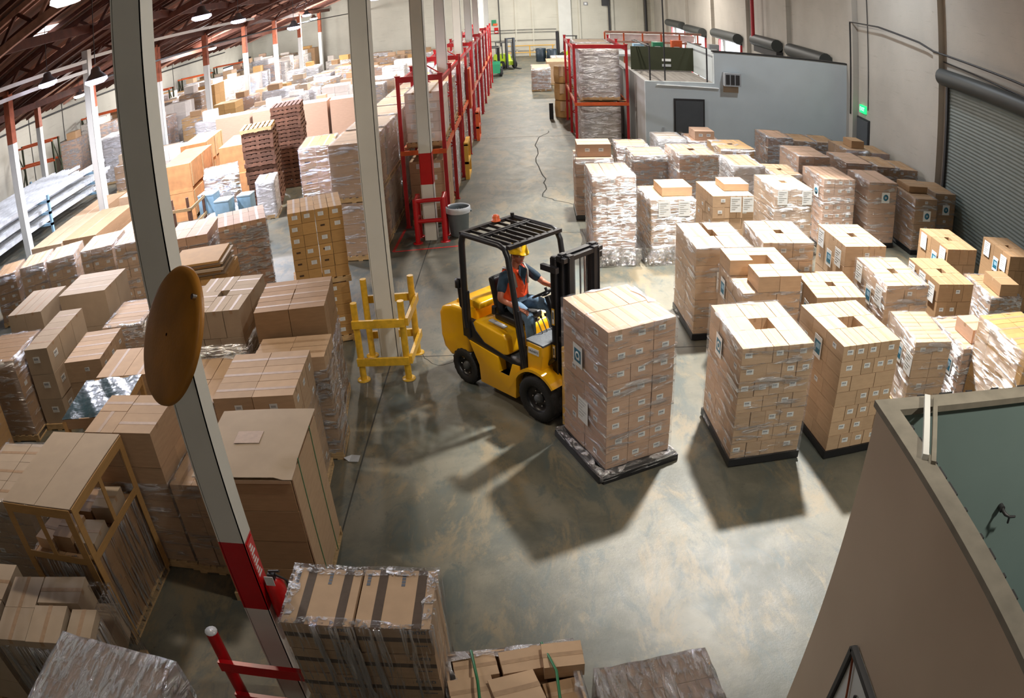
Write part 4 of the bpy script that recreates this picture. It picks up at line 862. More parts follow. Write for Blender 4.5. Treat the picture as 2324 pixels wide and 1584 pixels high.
def pallet_stack(label, x, y, rz, n, pale):
    t = thing('pallet_stack', label, 'pallet stack', (x, y, 0), R(rz))
    for k in range(n):
        ob('pallet', pallet_mesh(1.02, 1.3, 'wood' if pale and k == n - 1 else 'wood_dark', .135), t, (random.uniform(-.03, .03) - .10 * k / n, random.uniform(-.03, .03), k * .138), random.uniform(-.03, .03))
pallet_stack('nearer tall stack of dark empty pallets with a pale top pallet', -8.62, 21.9, 12, 19, True)
pallet_stack('farther tall stack of dark empty pallets behind the nearer one', -8.35, 24.2, 10, 21, False)
for i, (x, y, z, L) in enumerate([(-11.6, 21.5, 0, 3.2), (-11.6, 21.5, .95, 3.0), (-10.2, 23.2, 0, 2.6), (-10.2, 23.4, .95, 2.4), (-12.7, 25.0, 0, 3.0), (-12.6, 25.2, .95, 2.6)]):
    t = thing('shipping_crate', 'long orange lit wooden crate, ' + ['lower, in the near stack', 'upper, in the near stack', 'lower, next to the pallet stacks', 'upper, next to the pallet stacks', 'lower, in the rear stack', 'upper, in the rear stack'][i], 'crate', (x, y, z), R(8))
    box1((0, 0, .14), (1.05, L, .94), 'crate_orange').build('body', t)
    for yy in (0, L / 2, L - .1): box1((0, yy, 0), (1.05, yy + .1, .14), 'crate_orange').build('runner', t)
    for yy in (.1, L * .5, L - .2): box1((1.05, yy, .14), (1.07, yy + .08, .94), 'wood').build('batten', t)
# white rails on the far left
t = thing('rail_rack', 'low rack carrying the long white rails at the far left', 'rack', (-19.5, 22.5, 0))
for y in (-4, 0, 4):
    m = MB(); m.box((-2.3, y - .05, 0), (-2.2, y + .05, 1.6), 'bluebox'); m.box((1.8, y - .05, 0), (1.9, y + .05, 1.6), 'bluebox')
    for z in (.5, .95, 1.4): m.box((-2.3, y - .05, z - .1), (1.9, y + .05, z), 'bluebox')
    m.build('frame', t)
k = 0
for zi, z in enumerate((.5, .95, 1.4)):
    for j in range(9):
        x = -21.6 + j * .43 + random.uniform(-.05, .05); m = MB(); y0 = 17.4 + random.uniform(-.6, .6); L = random.uniform(9, 11)
        m.box((x, y0, z), (x + .16, y0 + L, z + .03), 'rail_white'); m.box((x, y0, z + .03), (x + .02, y0 + L, z + .14), 'rail_white'); m.box((x + .14, y0, z + .03), (x + .16, y0 + L, z + .14), 'rail_white')
        one('steel_rail', m, 'white steel channel, %s from the wall on the %s shelf of the low rack' % (['first', 'second', 'third', 'fourth', 'fifth', 'sixth', 'seventh', 'eighth', 'ninth'][j], ['lowest', 'middle', 'top'][zi]), 'rail', 'white rails on the low rack')
# brown long cartons + labelled row in the middle left
for nm, (x, y), w_, d_, h, rz, mt, lab in [
    ('brown labelled load, first of the row left of the near column', (-9.9, 15.0), .95, 1.25, 1.5, 13, 'cardboard', 2), ('brown labelled load, second of the row left of the near column', (-11.0, 14.7), .85, 1.2, 1.5, 20, 'cardboard', 2),
    ('brown labelled load, third of the row left of the near column', (-12.05, 14.6), .8, 1.15, 1.45, 20, 'cardboard', 2), ('brown labelled load, fourth of the row, next to the left edge', (-13.0, 14.3), .75, 1.1, 1.4, 20, 'cardboard_dark', 2),
    ('labelled load seen just left of the near column edge', (-8.75, 14.9), .9, 1.1, 1.55, 12, 'cardboard', 2)]:
    load(nm, x, y, w_, d_, h, rz, 'R', nz=5, pat=grid(2 if w_ < .9 else 3, 2), mat=mt, film='film', lab=lab, rnd_lab=.9)
for i, (x, y, w_, d_, h) in enumerate([(-13.6, 17.6, 1.3, 3.2, 1.0), (-12.0, 17.4, 1.3, 3.0, 1.15), (-10.4, 17.6, 1.2, 2.6, .9), (-14.2, 21.0, 1.2, 2.6, .9), (-12.2, 20.9, .9, 2.2, 1.3)]):
    load('long flat brown carton load, %s' % ['left one beside the white rails', 'middle one with dark open ends', 'right one touching the near column', 'rear left one below the rails', 'rear one near the crates'][i], x, y, w_, d_, h, 4, 'R', nz=3, pat=grid(1, 1), mat='cardboard_dark' if i % 2 else 'cardboard', lab=3, rnd_lab=.6)
t = thing('slatted_crate', 'open slatted wooden crate beside the near column at the left', 'crate', (-9.7, 17.3, 0), R(6))
for x in (0, .5, 1.0):
    for y in (0, 1.2): box1((x, y, 0), (x + .07, y + .07, 1.5), 'wood_dark').build('post', t)
for z in (.5, .95, 1.42):
    box1((0, -.02, z), (1.07, 0, z + .08), 'wood').build('slat', t); box1((1.07, 0, z), (1.09, 1.27, z + .08), 'wood').build('slat', t)
for i, (x, y, z, s) in enumerate([(-8.6, 18.1, .0, .9), (-8.2, 18.0, .92, .45), (-7.7, 18.5, .92, .4), (-9.0, 18.7, .92, .5)]):
    m = MB(); m.box((x, y, z), (x + s, y + s, z + s), 'bluebox' if i else 'cardboard_white'); m.box((x - .01, y - .01, z + s), (x + s + .01, y + s + .01, z + s + .05), 'label_white')
    one('foam_box', m, ['large white foam box under the pale blue ones behind the near column', 'pale blue foam box on the white one, left', 'pale blue foam box on the white one, right', 'larger blue foam box at the back behind the near column'][i], 'box', bevel=.02)
# far left bay filler rows
rl = random.Random(3)
ORD = ['first', 'second', 'third', 'fourth', 'fifth', 'sixth', 'seventh', 'eighth', 'ninth', 'tenth', 'eleventh', 'twelfth', 'thirteenth', 'fourteenth', 'fifteenth', 'sixteenth', 'seventeenth']
HUE = {'cardboard': 'brown', 'cardboard_dark': 'dark brown', 'cardboard_white': 'whitish', 'cardboard_amber': 'amber', 'cardboard_pink': 'pinkish', 'cardboard_grey': 'grey brown'}
FW = {None: 'unwrapped', 'film': 'film wrapped', 'film_strong': 'shiny wrapped', 'film_milky': 'milky wrapped'}
FM = ['cardboard', 'cardboard_dark', 'cardboard_white', 'cardboard_amber', 'cardboard_pink', 'cardboard_white', 'cardboard_grey']
for j in range(17):
    y = 27.5 + j * 2.35; nth = -1
    for i in range(9):
        x = -23.6 + i * 2.15 + rl.uniform(-.15, .15)
        if abs(x + .6 + 17) < .9 and min(abs(y + .6 - c) for c in CY) < 1.1: continue
        if x > -6.3 or rl.random() < .07: continue
        if (y < 34 and -14.6 < x < -5) or (y < 30 and x < -20.5): continue
        far = x < -19
        h = rl.uniform(1.0, 1.8) + (1.0 if far else 0)
        nth += 1; mt = rl.choice(FM); fl_ = rl.choice([None, 'film', 'film_strong', 'film_milky'])
        load('%s %s load, %s from the left wall in %s row back' % (HUE[mt], FW[fl_], ORD[nth], ORD[j]), x, y, rl.uniform(1.2, 1.6), rl.uniform(1.2, 1.5), h, rl.uniform(-4, 10), nz=3 if h < 1.6 else 4, pat=grid(2, rl.choice([1, 2])), mat=mt, film=fl_, tape=False, group='pallet loads of the far left bay', alt=False)
        if rl.random() < .6:
            mt = rl.choice(FM); topbox('loose %s carton on load %s from left wall in %s row back' % (HUE[mt], ORD[nth], ORD[j]), x + rl.uniform(.1, .4), y + rl.uniform(.1, .4), h + .006, rl.uniform(.5, .8), rl.uniform(.5, .8), rl.uniform(.2, .5), rl.uniform(-15, 15), mt, False, group='loose cartons of the far left bay')
for j in range(5):
    y = 29.1 + j * 2.35 * 3
    t = thing('storage_rack', 'green post storage rack at the left wall, %s from the front' % ORD[j], 'rack', (-24.75, y, 0), 0, 'green racks of the far left bay')
    for x in (0, 2.7):
        m = MB(); m.box((x, 0, 0), (x + .09, .09, 3.0), 'mesh_green'); m.box((x, .6, 0), (x + .09, .69, 3.0), 'mesh_green'); m.beam((x + .045, .05, .3), (x + .045, .65, 1.6), .05, .05, 'mesh_green'); m.beam((x + .045, .65, 1.6), (x + .045, .05, 2.9), .05, .05, 'mesh_green'); m.build('upright', t)
    for z in (1.9, 2.9):
        m = MB(); m.box((0, -.03, z), (2.79, .03, z + .1), 'steel_orange'); m.box((0, .63, z), (2.79, .7, z + .1), 'steel_orange'); m.build('beam', t)
for i in range(4):
    load('brown carton block behind the pallet stacks, %s from the left' % ORD[i], -13.6 + i * 1.75, 31.2 + i * .25, 1.65, 1.2, 1.9, 6, nz=1, pat=grid(1, 1), mat='cardboard_pink', tape=False, group='brown blocks behind the pallet stacks')
m = MB(); m.box((LX + .02, 71.9 - 8, 2.3), (LX + .5, 66, 2.9), 'iron_dark'); one('unit_heater', m, 'dark heater box high on the far left wall', 'heater')
m = MB(); m.box((LX + .02, 33.8, 1.9), (LX + .35, 39.2, 2.2), 'shutter_hood'); one('dock_hood', m, 'dark shutter hood on the left wall beside the near column', 'shutter')
# ================================================================= RACKS
def rack(label, x0, x1, y0, y1, nb, zb, zt, near_col=True, group=None):
    t = thing('pallet_rack', label, 'rack', (x0, y0, 0), 0, group); W = x1 - x0; L = y1 - y0
    for k in range(nb + 1):
        y = L * k / nb; m = MB()
        for x in (0, W - .09): m.box((x, y - .045, 0), (x + .09, y + .045, zt), 'steel_red'); m.box((x - .03, y - .07, 0), (x + .12, y + .07, .015), 'steel_red'); m.box((x - .02, y - .06, zt), (x + .11, y + .06, zt + .03), 'steel_red')
        n = 5 if k else 0
        for q in range(n):
            a, b = (.05, W - .05) if q % 2 else (W - .05, .05); m.beam((a, y, .15 + q * (zt - .3) / n), (b, y, .15 + (q + 1) * (zt - .3) / n), .04, .04, 'steel_red')
        m.build('upright', t)
    for k in range(nb):
        for z, mt in ((zb, 'steel_orange'), (zt - .12, 'steel_red')):
            for x in (.045, W - .045):
                m = MB(); m.box((x - .03, L * k / nb + .045, z - .12), (x + .03, L * (k + 1) / nb - .045, z), mt); m.build('beam', t)
        for q in range(4): yy = L * k / nb + .3 + q * (L / nb - .7) / 3; box1((.05, yy, zb), (W - .05, yy + .1, zb + .025), 'wood').build('deck_board', t)
    # end beams across the near frame
    m = MB(); m.box((0, -.05, zb - .12), (W, -.0, zb), 'steel_orange'); m.build('end_beam', t)
    m = MB(); m.box((0, -.05, zt - .15), (W, -.0, zt), 'steel_red'); m.build('end_beam', t)
    return t
RY = [(18.75, 5.0), (24.35, 5.6), (30.55, 5.6), (36.75, 5.6), (42.95, 5.6)]
for k, (y, L_) in enumerate(RY):
    rack('red pallet rack along the left side of the aisle, %s one' % ['nearest', 'second', 'third', 'fourth', 'fifth and farthest'][k], -3.17, -2.02, y, y + L_, 2, 2.05, 4.0)
rack('red pallet rack holding silver wrapped loads at the office corner', 1.72, 3.70, 27.6, 33.6, 2, 1.72, 3.95)
rg = random.Random(5)
NW = ['nearest', 'second', 'third', 'fourth', 'fifth', 'sixth', 'seventh', 'eighth', 'ninth']
for k in range(10):
    y0, L_ = RY[k // 2]; y = y0 + .2 + (k % 2) * L_ / 2
    for lv, z in enumerate((.0, 2.08)):
        near = k == 0
        load('load in the %s bay of the left racks, %s shelf' % ((NW + ['tenth'])[k], ('lower', 'upper')[lv]), -3.02, y, .88, L_ / 2 - .4, (1.7 if lv == 0 else 1.45) - .1 * (k % 2), 0, nz=5 if near else 3, pat=grid(2, 3) if near else grid(1, 2), mat=['cardboard', 'cardboard_white', 'cardboard', 'cardboard_white', 'cardboard_pink'][(k + lv) % 5], film=None if near else ('film_milky' if (k + lv) % 2 else 'film_strong'), lab=2 if near else 0, rnd_lab=.9, z0=z, ls=.09, tape=near)
for k in range(2):
    y = 27.85 + k * 2.98
    for lv, z in enumerate((.0, 1.76)):
        load('silver wrapped load in the %s bay of the right rack, %s shelf' % (NW[k], ('lower', 'upper')[lv]), 1.98, y, 1.42, 2.2, (1.50, 2.05)[lv], 0, nz=5, pat=grid(2, 1), mat='cardboard_grey', film='film_milky', z0=z, tape=False)
# yellow and orange rack guards
for i, (y, c) in enumerate([(23.4, 'rail_yellow'), (29.5, 'steel_orange')]):
    m = MB(); m.box((-1.98, y, .1), (-1.86, y + .06, 1.15), c); m.box((-1.98, y + 1.0, .1), (-1.86, y + 1.06, 1.15), c); m.box((-1.98, y, 1.1), (-1.86, y + 1.06, 1.2), c); m.box((-1.98, y, .5), (-1.86, y + 1.06, .58), c); m.box((-1.98, y, 0), (-1.86, y + 1.06, .1), c)
    one('rack_guard', m, ['yellow upright guard frame leaning at the left rack', 'orange guard frame at the left rack farther down the aisle'][i], 'guard')
m = MB(); m.box((-2.02, 27.2, 1.7), (-1.95, 28.0, 3.2), 'steel_orange'); one('safety_board', m, 'orange panel hanging on the left rack face', 'panel')
# gaylord boxes stacked by the right rack
for k in range(3):
    t = thing('octagonal_box', 'eight sided bulk carton stacked by the right rack, %s of three' % ['lowest', 'middle', 'topmost'][k], 'carton', (1.78, 34.5, k * .82))
    if k == 0: pass
    m = MB(); Mx = Matrix.Diagonal((1.0, 1.1, 1, 1)); m.lathe([(.0, .0), (.49, .0), (.53, .04), (.55, .4), (.52, .78), (.48, .80), (.0, .80)], 'cardboard_amber', 10, Mx @ Matrix.Rotation(R(18), 4, 'Z'), smooth=False); m.build('body', t)
    m = MB(); m.box((-.3, -.565, .35), (.1, -.55, .8), 'cardboard'); m.build('flap', t)
m = MB(); m.box((.98, 33.8, 0), (1.16, 33.9, .75), 'plastic_black'); one('black_board', m, 'black board leaning beside the bulk cartons in the aisle', 'board')
load('pink carton load standing in the aisle left of the bulk cartons', .36, 43.3, 1.05, 2.4, 1.4, 0, nz=3, pat=grid(1, 2), mat='cardboard_pink', film='film_strong')
load('bright carton load behind the bulk cartons at the right side of the aisle', 1.3, 46.0, 1.3, 2.4, 1.5, 0, nz=3, pat=grid(1, 2), mat='cardboard', film=None)
load('low load of bright loose packets before the back wall', 1.9, 55.0, 1.6, 2.4, .9, 0, nz=2, pat=grid(2, 2), mat='cardboard_white', film='film_strong')
for i, (x, y, h) in enumerate([(1.33, 62, 1.15), (2.2, 61.5, 1.1)]):
    t = thing('drum', ['dark blue plastic drum at the end of the aisle', 'second dark drum right of the first at the aisle end'][i], 'drum', (x, y, 0))
    m = MB(); m.lathe([(0, 0), (.40, .0), (.42, .05), (.40, .3), (.42, .35), (.42, h * .65), (.40, h * .7), (.42, h - .06), (.38, h), (.0, h)], 'drum_blue', 20); m.build('body', t)
    m = MB(); m.lathe([(.0, h + .01), (.1, h + .01), (.1, h)], 'iron_dark', 10); m.build('cap', t)
t = thing('guard_railing', 'yellow safety railing along the cream back wall', 'railing', (-1.5, WY - .5, 0))
for x in (0, 2, 4):
    m = MB(); m.tube([(x, 0, 0), (x, 0, 1.05)], .05, 'rail_yellow', 8); m.build('post', t)
for z in (.35, 1.0):
    m = MB(); m.tube([(0, 0, z), (4.2, 0, z)], .045, 'rail_yellow', 8); m.build('rail', t)
m = MB(); m.box((-2.7, WY - .06, 3.0), (-2.3, WY, 3.55), 'fork_green'); m.box((-2.6, WY - .09, 3.0), (-2.2, WY - .06, 3.2), 'steel_orange'); one('wall_sign', m, 'small green and orange sign on the back wall above the left lift truck', 'sign')
m = MB(); m.box((-2.5, WY - .06, 2.2), (-2.15, WY, 2.8), 'ext_red'); m.box((-2.45, WY - .07, 2.35), (-2.2, WY - .06, 2.45), 'label_white'); one('wall_sign', m, 'small red sign with a white bar on the back wall beside the left columns', 'sign')
m = MB(); m.box((5.4, WY - .07, 4.75), (5.75, WY, 5.05), 'lamp_housing'); m.box((5.47, WY - .09, 4.8), (5.68, WY - .07, 5.0), 'label_white'); one('wall_fixture', m, 'small white wall fixture high on the back wall', 'fixture')
m = MB(); m.box((7.0, WY - .2, 4.7), (7.7, WY, 5.9), 'iron_dark'); one('wall_panel', m, 'dark panel high on the back wall beside the vertical pipe', 'panel')
def far_truck(label, x, y, body, rz, mast=2.45):
    t = thing('lift_truck', label, 'forklift', (x, y, 0), R(rz))
    m = MB(); m.prism([(-1.5, .25), (-1.55, .9), (-1.3, 1.1), (-.6, 1.05), (-.3, .6), (.1, .55), (.1, .25)], -.45, .45, body); m.build('body', t)
    for xx, yy in ((0, -.5), (0, .5), (-1.2, -.48), (-1.2, .48)):
        m = MB(); M = Matrix.Translation((xx, yy, .3)) @ Matrix.Rotation(R(90), 4, 'X'); m.lathe([(.0, .09), (.16, .09)], 'lime' if body == 'lime' else 'iron_dark', 16, M); m.lathe([(.16, .09), (.29, .09), (.31, .05), (.31, -.05), (.29, -.09), (0, -.09)], 'rubber', 20, M); m.build('wheel', t)
    for yy in (-.3, .3):
        m = MB(); m.box((.3, yy - .07, .05), (.5, yy + .07, mast), 'truck_black'); m.build('mast_rail', t)
    m = MB(); m.box((.3, -.3, mast - .12), (.45, .3, mast), 'truck_black'); m.build('mast_crossbar', t)
    m = MB()
    for xx in (-1.1, -.1):
        for yy in (-.4, .4): m.beam((xx, yy, .8), (xx - .05, yy, 2.05), .06, .06, 'truck_black')
    m.box((-1.2, -.45, 2.03), (-.1, .45, 2.08), 'truck_black'); m.build('overhead_guard', t)
    m = MB(); m.box((.5, -.35, .04), (1.4, -.22, .09), 'truck_black'); m.box((.5, .22, .04), (1.4, .35, .09), 'truck_black'); m.build('fork', t)
far_truck('small lime green lift truck parked at the left end of the aisle', -1.2, 57.3, 'lime', -62)
far_truck('green and white lift truck parked behind the left rack end', -2.1, 53.2, 'fork_green', 90, 2.1)
far_truck('far lift truck with a tall mast beside the back wall pilaster', 3.2, 64, 'lime', 170, 2.5)
# ================================================================= GUARDS, BIN
def guard_post(m, x, y, h, r, mat): m.tube([(x, y, .01), (x, y, h)], r, mat, 12); m.lathe([(0, .015), (r * 2, .015), (r * 2, 0)], mat, 16, Matrix.Translation((x, y, 0)))
t = thing('column_guard', 'yellow four post guard around the plain white column', 'guard', (-2.44, 11.3, 0))
P = [(-.37, -.45, 1.36), (.38, -.45, 1.36), (-.37, .40, 1.42), (.42, .45, 1.42)]
for x, y, h in P:
    m = MB(); guard_post(m, x, y, h, .055, 'paint_yellow'); m.build('post', t)
for z in (.36, 1.02):
    for a, b in ((0, 1), (1, 3), (2, 3)):
        if z < .5 and (a, b) == (2, 3): pass
        pa, pb = P[a], P[b]; s = -1 if (a, b) == (0, 1) else 1
        o1 = (0, -.075, 0) if (a, b) == (0, 1) else ((.075, 0, 0) if (a, b) == (1, 3) else (0, .075, 0))
        m = MB(); m.beam((pa[0] + o1[0] - (.05 if a != 1 else 0), pa[1] + o1[1] - (.05 if a == 1 else 0), z), (pb[0] + o1[0] + (.05 if a != 1 else 0), pb[1] + o1[1] + (.05 if a == 1 else 0), z), .05, .13, 'paint_yellow'); m.build('rail', t)
t = thing('column_guard', 'red pipe guard around the banded column beside the grey bin', 'guard', (-2.42, 17.62, 0))
for x, y in ((-.30, -.15), (.35, -.1), (-.30, .35), (.35, .4)):
    m = MB(); guard_post(m, x, y, 1.1, .06, 'paint_red'); m.build('post', t)
for z in (.55, 1.06):
    m = MB(); m.tube([(-.30, -.15, z), (.35, -.1, z)], .05, 'paint_red', 10); m.tube([(.35, -.1, z), (.35, .4, z)], .05, 'paint_red', 10); m.tube([(-.3, -.15, z), (-.3, .35, z)], .05, 'paint_red', 10); m.build('rail', t)
t = thing('column_guard', 'red guard rails at the foot of the nearest column', 'guard', (-2.45, 4.385, 0))
for x, y in ((-.42, -.42), (.40, -.42), (.42, .40)):
    m = MB(); guard_post(m, x, y, 1.35 if y < 0 and x < 0 else 1.2, .06, 'paint_red'); m.build('post', t)
m = MB(); m.lathe([(0, 1.352), (.062, 1.352), (.062, 1.34)], 'bag_film', 12, Matrix.Translation((-.42, -.42, 0))); m.build('post_cap', t)
for z in (.45, .95):
    m = MB(); m.beam((-.45, -.5, z), (.45, -.5, z), .05, .13, 'paint_red'); m.build('rail', t); m = MB(); m.beam((.5, -.45, z), (.5, .45, z), .05, .13, 'paint_red'); m.build('rail', t)
t = thing('trash_bin', 'round grey plastic bin with a film liner beside the red guard', 'bin', (-1.76, 17.95, 0))
m = MB(); m.lathe([(0, .01), (.20, .0), (.22, .03), (.27, .66), (.29, .68), (.29, .72), (.265, .72), (.255, .66), (.2, .08), (0, .07)], 'bin_grey', 28); m.build('body', t)
m = MB(); m.lathe([(.30, .60), (.305, .66), (.30, .735), (.28, .745), (.25, .6), (.24, .5)], 'bag_film', 22); m.build('liner', t)
for sx in (-.33, .27): box1((sx, -.05, .60), (sx + .06, .05, .64), 'bin_grey').build('handle', t)
m = MB(); m.add([(-2.62, 8.52, .01), (-2.48, 8.50, .02), (-2.46, 8.60, .06), (-2.60, 8.66, .03), (-2.70, 8.56, .05)], [(0, 1, 2, 3), (0, 3, 4)], 'bag_film'); one('film_scrap', m, 'torn scrap of clear film on the floor by the aisle loads', 'film')

# ================================================================= FORKLIFT (x forward, y left)
F = thing('forklift', 'large yellow counterbalance forklift with black guard and mast, driven in the middle', 'forklift', (.40, 9.88, 0), R(-46))
def arc(cx, cz, r, a0, a1, n=8): return [(cx + r * math.cos(R(a0 + (a1 - a0) * i / n)), cz + r * math.sin(R(a0 + (a1 - a0) * i / n))) for i in range(n + 1)]
# wheels
for (x, y, r, wd, s) in ((0, -.50, .36, .24, -1), (0, .50, .36, .24, 1), (-1.62, -.47, .29, .19, -1), (-1.62, .47, .29, .19, 1)):
    M = Matrix.Translation((x, y, r)) @ Matrix.Rotation(R(90), 4, 'X'); h = wd / 2
    m = MB(); m.lathe([(r * .56, h * .8), (r * .6, h), (r * .88, h), (r * .97, h * .82), (r, h * .6), (r, -h * .6), (r * .97, -h * .82), (r * .88, -h), (r * .6, -h), (r * .56, -h * .8)], 'rubber', 36, M)
    for k in range(18):
        a = 2 * math.pi * k / 18
        for q in (-1, 1):
            Mk = M @ Matrix.Rotation(a + q * .06, 4, 'Z'); m.box((r * .985, -.018, .01 * q if q > 0 else -h * .78), (r * 1.012, .018, h * .78 if q > 0 else -.01), 'rubber', Mk)
    wh = m.build('wheel', F)
    m = MB(); d = -s; z1 = -s * h * .35
    m.lathe([(r * .57, -h * .8), (r * .55, -h * .3), (r * .3, -h * .25), (.0, -h * .2)], 'truck_black', 24, M); m.lathe([(.0, h * .2), (r * .3, h * .25), (r * .55, h * .3), (r * .57, h * .8)], 'truck_black', 24, M)
    m.lathe([(0, .001 + h * .75), (.06, h * .72), (.075, h * .3)], 'truck_grey', 16, M); m.lathe([(.075, -h * .3), (.06, -h * .72), (0, -h * .75)], 'truck_grey', 16, M); m.build('rim', wh)
    for k in range(6):
        a = 2 * math.pi * k / 6; m = MB(); Mk = M @ Matrix.Translation((.12 * math.cos(a), .12 * math.sin(a), 0))
        m.lathe([(0, h * .5), (.014, h * .5), (.014, h * .3)] if y < 0 else [(.014, -h * .3), (.014, -h * .5), (0, -h * .5)], 'chrome', 8, Mk); m.build('wheel_nut', wh)
# lower side panels with wheel arches
low = [(-1.28, .16)] + [] + [(-.46, .16)] + [(-.46, .30)] + arc(0, .36, .45, 172, 138, 5) + [(-.45, .72), (-.62, .70), (-.62, .50), (-.80, .50), (-.80, .74), (-1.52, .80)] + arc(-1.62, .29, .40, 62, 8, 6)[::1] + [(-1.26, .25)]
for s in (-1, 1):
    m = MB(); m.prism([(-1.24, .17), (-.47, .17), (-.45, .50), (-.36, .66), (-.36, .74), (-.52, .72), (-.60, .50), (-.80, .50), (-.82, .73), (-1.46, .80), (-1.36, .62), (-1.26, .45)], s * .40 if s < 0 else .40, s * .56 if s < 0 else .56, 'truck_yellow'); m.build('side_panel', F, bevel=.012)
    m = MB(); m.box((-.79, min(s * .42, s * .555), .47), (-.60, max(s * .42, s * .555), .50), 'truck_grey'); m.build('step', F)
    # belt
    m = MB(); m.prism([(-1.52, 1.12), (-1.36, 1.12), (-1.30, 1.0), (-1.12, .86), (-.72, .80), (-.30, .76), (-.26, .66), (-.40, .66), (-.60, .72), (-1.46, .79), (-1.52, .82)], min(s * .44, s * .545), max(s * .44, s * .545), 'truck_black'); m.build('side_belt', F, bevel=.01)
    # front fender
    m = MB(); ou = arc(0, .36, .47, 150, 40, 10); inn = arc(0, .36, .43, 40, 150, 10); m.prism(ou + inn, min(s * .36, s * .63), max(s * .36, s * .63), 'truck_yellow'); m.build('fender', F)
m = MB(); m.box((-1.5, -.42, .18), (.22, .42, .70), 'truck_black'); m.build('chassis', F, bevel=.03)
m = MB(); m.box((-.78, -.5, .70), (-.14, .5, .745), 'truck_grey'); m.build('floor_plate', F)
# hood: battery/engine cover
m = MB(); m.prism([(-1.44, .84), (-1.36, 1.12), (-1.32, 1.16), (-.72, 1.10), (-.66, 1.05), (-.62, .82), (-.72, .78), (-1.12, .84)], -.535, .535, 'truck_yellow'); hood = m.build('hood', F, bevel=.045, seg=3)
m = MB(); m.box((-1.15, -.47, 1.13), (-.82, -.40, 1.148), 'label_grey'); m.box((-1.02, -.465, 1.148), (-.86, -.405, 1.152), 'label_white'); o = m.build('warning_label', hood); o.rotation_euler.y = R(3.5)
# counterweight
m = MB(); m.prism([(-1.50, .42), (-1.98, .36), (-2.14, .46), (-2.20, .66), (-2.20, 1.05), (-2.12, 1.17), (-1.9, 1.24), (-1.50, 1.26)], -.53, .53, 'truck_yellow'); cw = m.build('counterweight', F, bevel=.085, seg=4)
m = MB(); m.prism([(-1.50, 1.24), (-1.95, 1.22), (-1.95, 1.28), (-1.6, 1.36), (-1.40, 1.34), (-1.40, 1.24)], -.36, .40, 'truck_yellow'); m.build('rear_cover', F, bevel=.03, seg=3)
box1((-1.93, -.2, 1.255), (-1.70, -.1, 1.262), 'truck_black').build('vent', cw); box1((-2.212, -.15, .62), (-2.2, .15, .8), 'truck_black').build('tow_pin', cw)
m = MB(); m.tube([(-1.56, -.50, 1.26), (-1.60, -.53, 1.32), (-1.61, -.54, 1.60)], .035, 'truck_black', 10); m.build('air_intake', F, bevel=0)
m = MB(); M = Matrix.Translation((-1.62, -.55, 1.62)); m.lathe([(0, .14), (.05, .13), (.055, 0), (0, -.02)], 'truck_black', 12, M); m.build('tail_lamp', F)
# cowl in front of the driver
m = MB(); m.prism([(-.20, .72), (.06, .70), (.10, 1.06), (.10, 1.20), (-.20, 1.20)], -.56, .53, 'truck_yellow'); cowl = m.build('front_cowl', F, bevel=.03, seg=3)
m = MB(); m.prism([(-.22, 1.18), (.11, 1.18), (.11, 1.215), (-.22, 1.225)], -.55, .54, 'truck_grey'); m.build('dashboard', F, bevel=.01)
m = MB(); m.prism([(-.22, 1.19), (.12, 1.19), (.16, 1.50), (.05, 1.52), (-.12, 1.35)], -.02, .36, 'truck_grey'); m.build('console', F, bevel=.03)
m = MB(); m.box((-.16, -.568, 1.04), (.04, -.559, 1.13), 'label_white'); nb = m.build('name_plate', cowl)
o = ob('lettering', text_mesh('DILEXETZ', .042, 'label_ink'), nb, (-.06, -.5685, 1.085)); o.rotation_euler = (R(90), 0, 0)
# seat
m = MB(); m.box((-1.18, -.27, 1.13), (-.70, .27, 1.25), 'seat_vinyl'); st = m.build('seat_cushion', F, bevel=.045, seg=4)
m = MB(); m.prism([(-1.16, 1.20), (-1.06, 1.20), (-1.16, 1.76), (-1.22, 1.80), (-1.29, 1.76)], -.26, .26, 'seat_vinyl'); m.build('seat_back', F, bevel=.045, seg=4)
for sy in (-1, 1):
    m = MB(); m.tube([(-1.12, sy * .32, 1.26), (-1.10, sy * .33, 1.38)], .035, 'seat_vinyl', 10); m.build('armrest', F)
# steering
m = MB(); m.tube([(-.16, .06, 1.18), (-.38, .06, 1.62)], .05, 'truck_black', 12); m.build('steering_column', F)
m = MB(); M = Matrix.Translation((-.43, .06, 1.66)) @ Matrix.Rotation(R(-32), 4, 'Y'); RR = .185
m.tube([M @ Vector((RR * math.cos(a), RR * math.sin(a), 0)) for a in [2 * math.pi * k / 28 for k in range(29)]], .017, 'truck_black', 8, False)
for a in (R(30), R(150), R(270)): m.tube([M @ Vector((0, 0, -.03)), M @ Vector((RR * math.cos(a), RR * math.sin(a), 0))], .013, 'truck_black', 6)
m.lathe([(0, .0), (.05, -.005), (.06, -.04), (0, -.05)], 'truck_black', 14, M); m.tube([M @ Vector((RR * .85, -RR * .5, .0)), M @ Vector((RR * .85, -RR * .5, .06))], .02, 'truck_black', 8); m.build('steering_wheel', F)
for i in range(3):
    m = MB(); m.tube([(-.14 + .0 * i, -.10 - .09 * i, 1.18), (-.22, -.12 - .09 * i, 1.38), (-.25, -.12 - .09 * i, 1.42)], .009, 'chrome', 6); m.tube([(-.25, -.12 - .09 * i, 1.41), (-.26, -.12 - .09 * i, 1.45)], .018, 'truck_black', 8); m.build('lever', F)
m = MB(); m.box((-.36, -.32, .75), (-.26, -.22, .80), 'truck_black'); m.box((-.36, -.05, .75), (-.26, .05, .80), 'truck_black'); m.build('pedal', F)
m = MB(); m.lathe([(0, 1.0), (.06, .98), (.07, .75)], 'truck_yellow', 14, Matrix.Translation((-.44, .12, 0))); m.build('lever_boot', F)
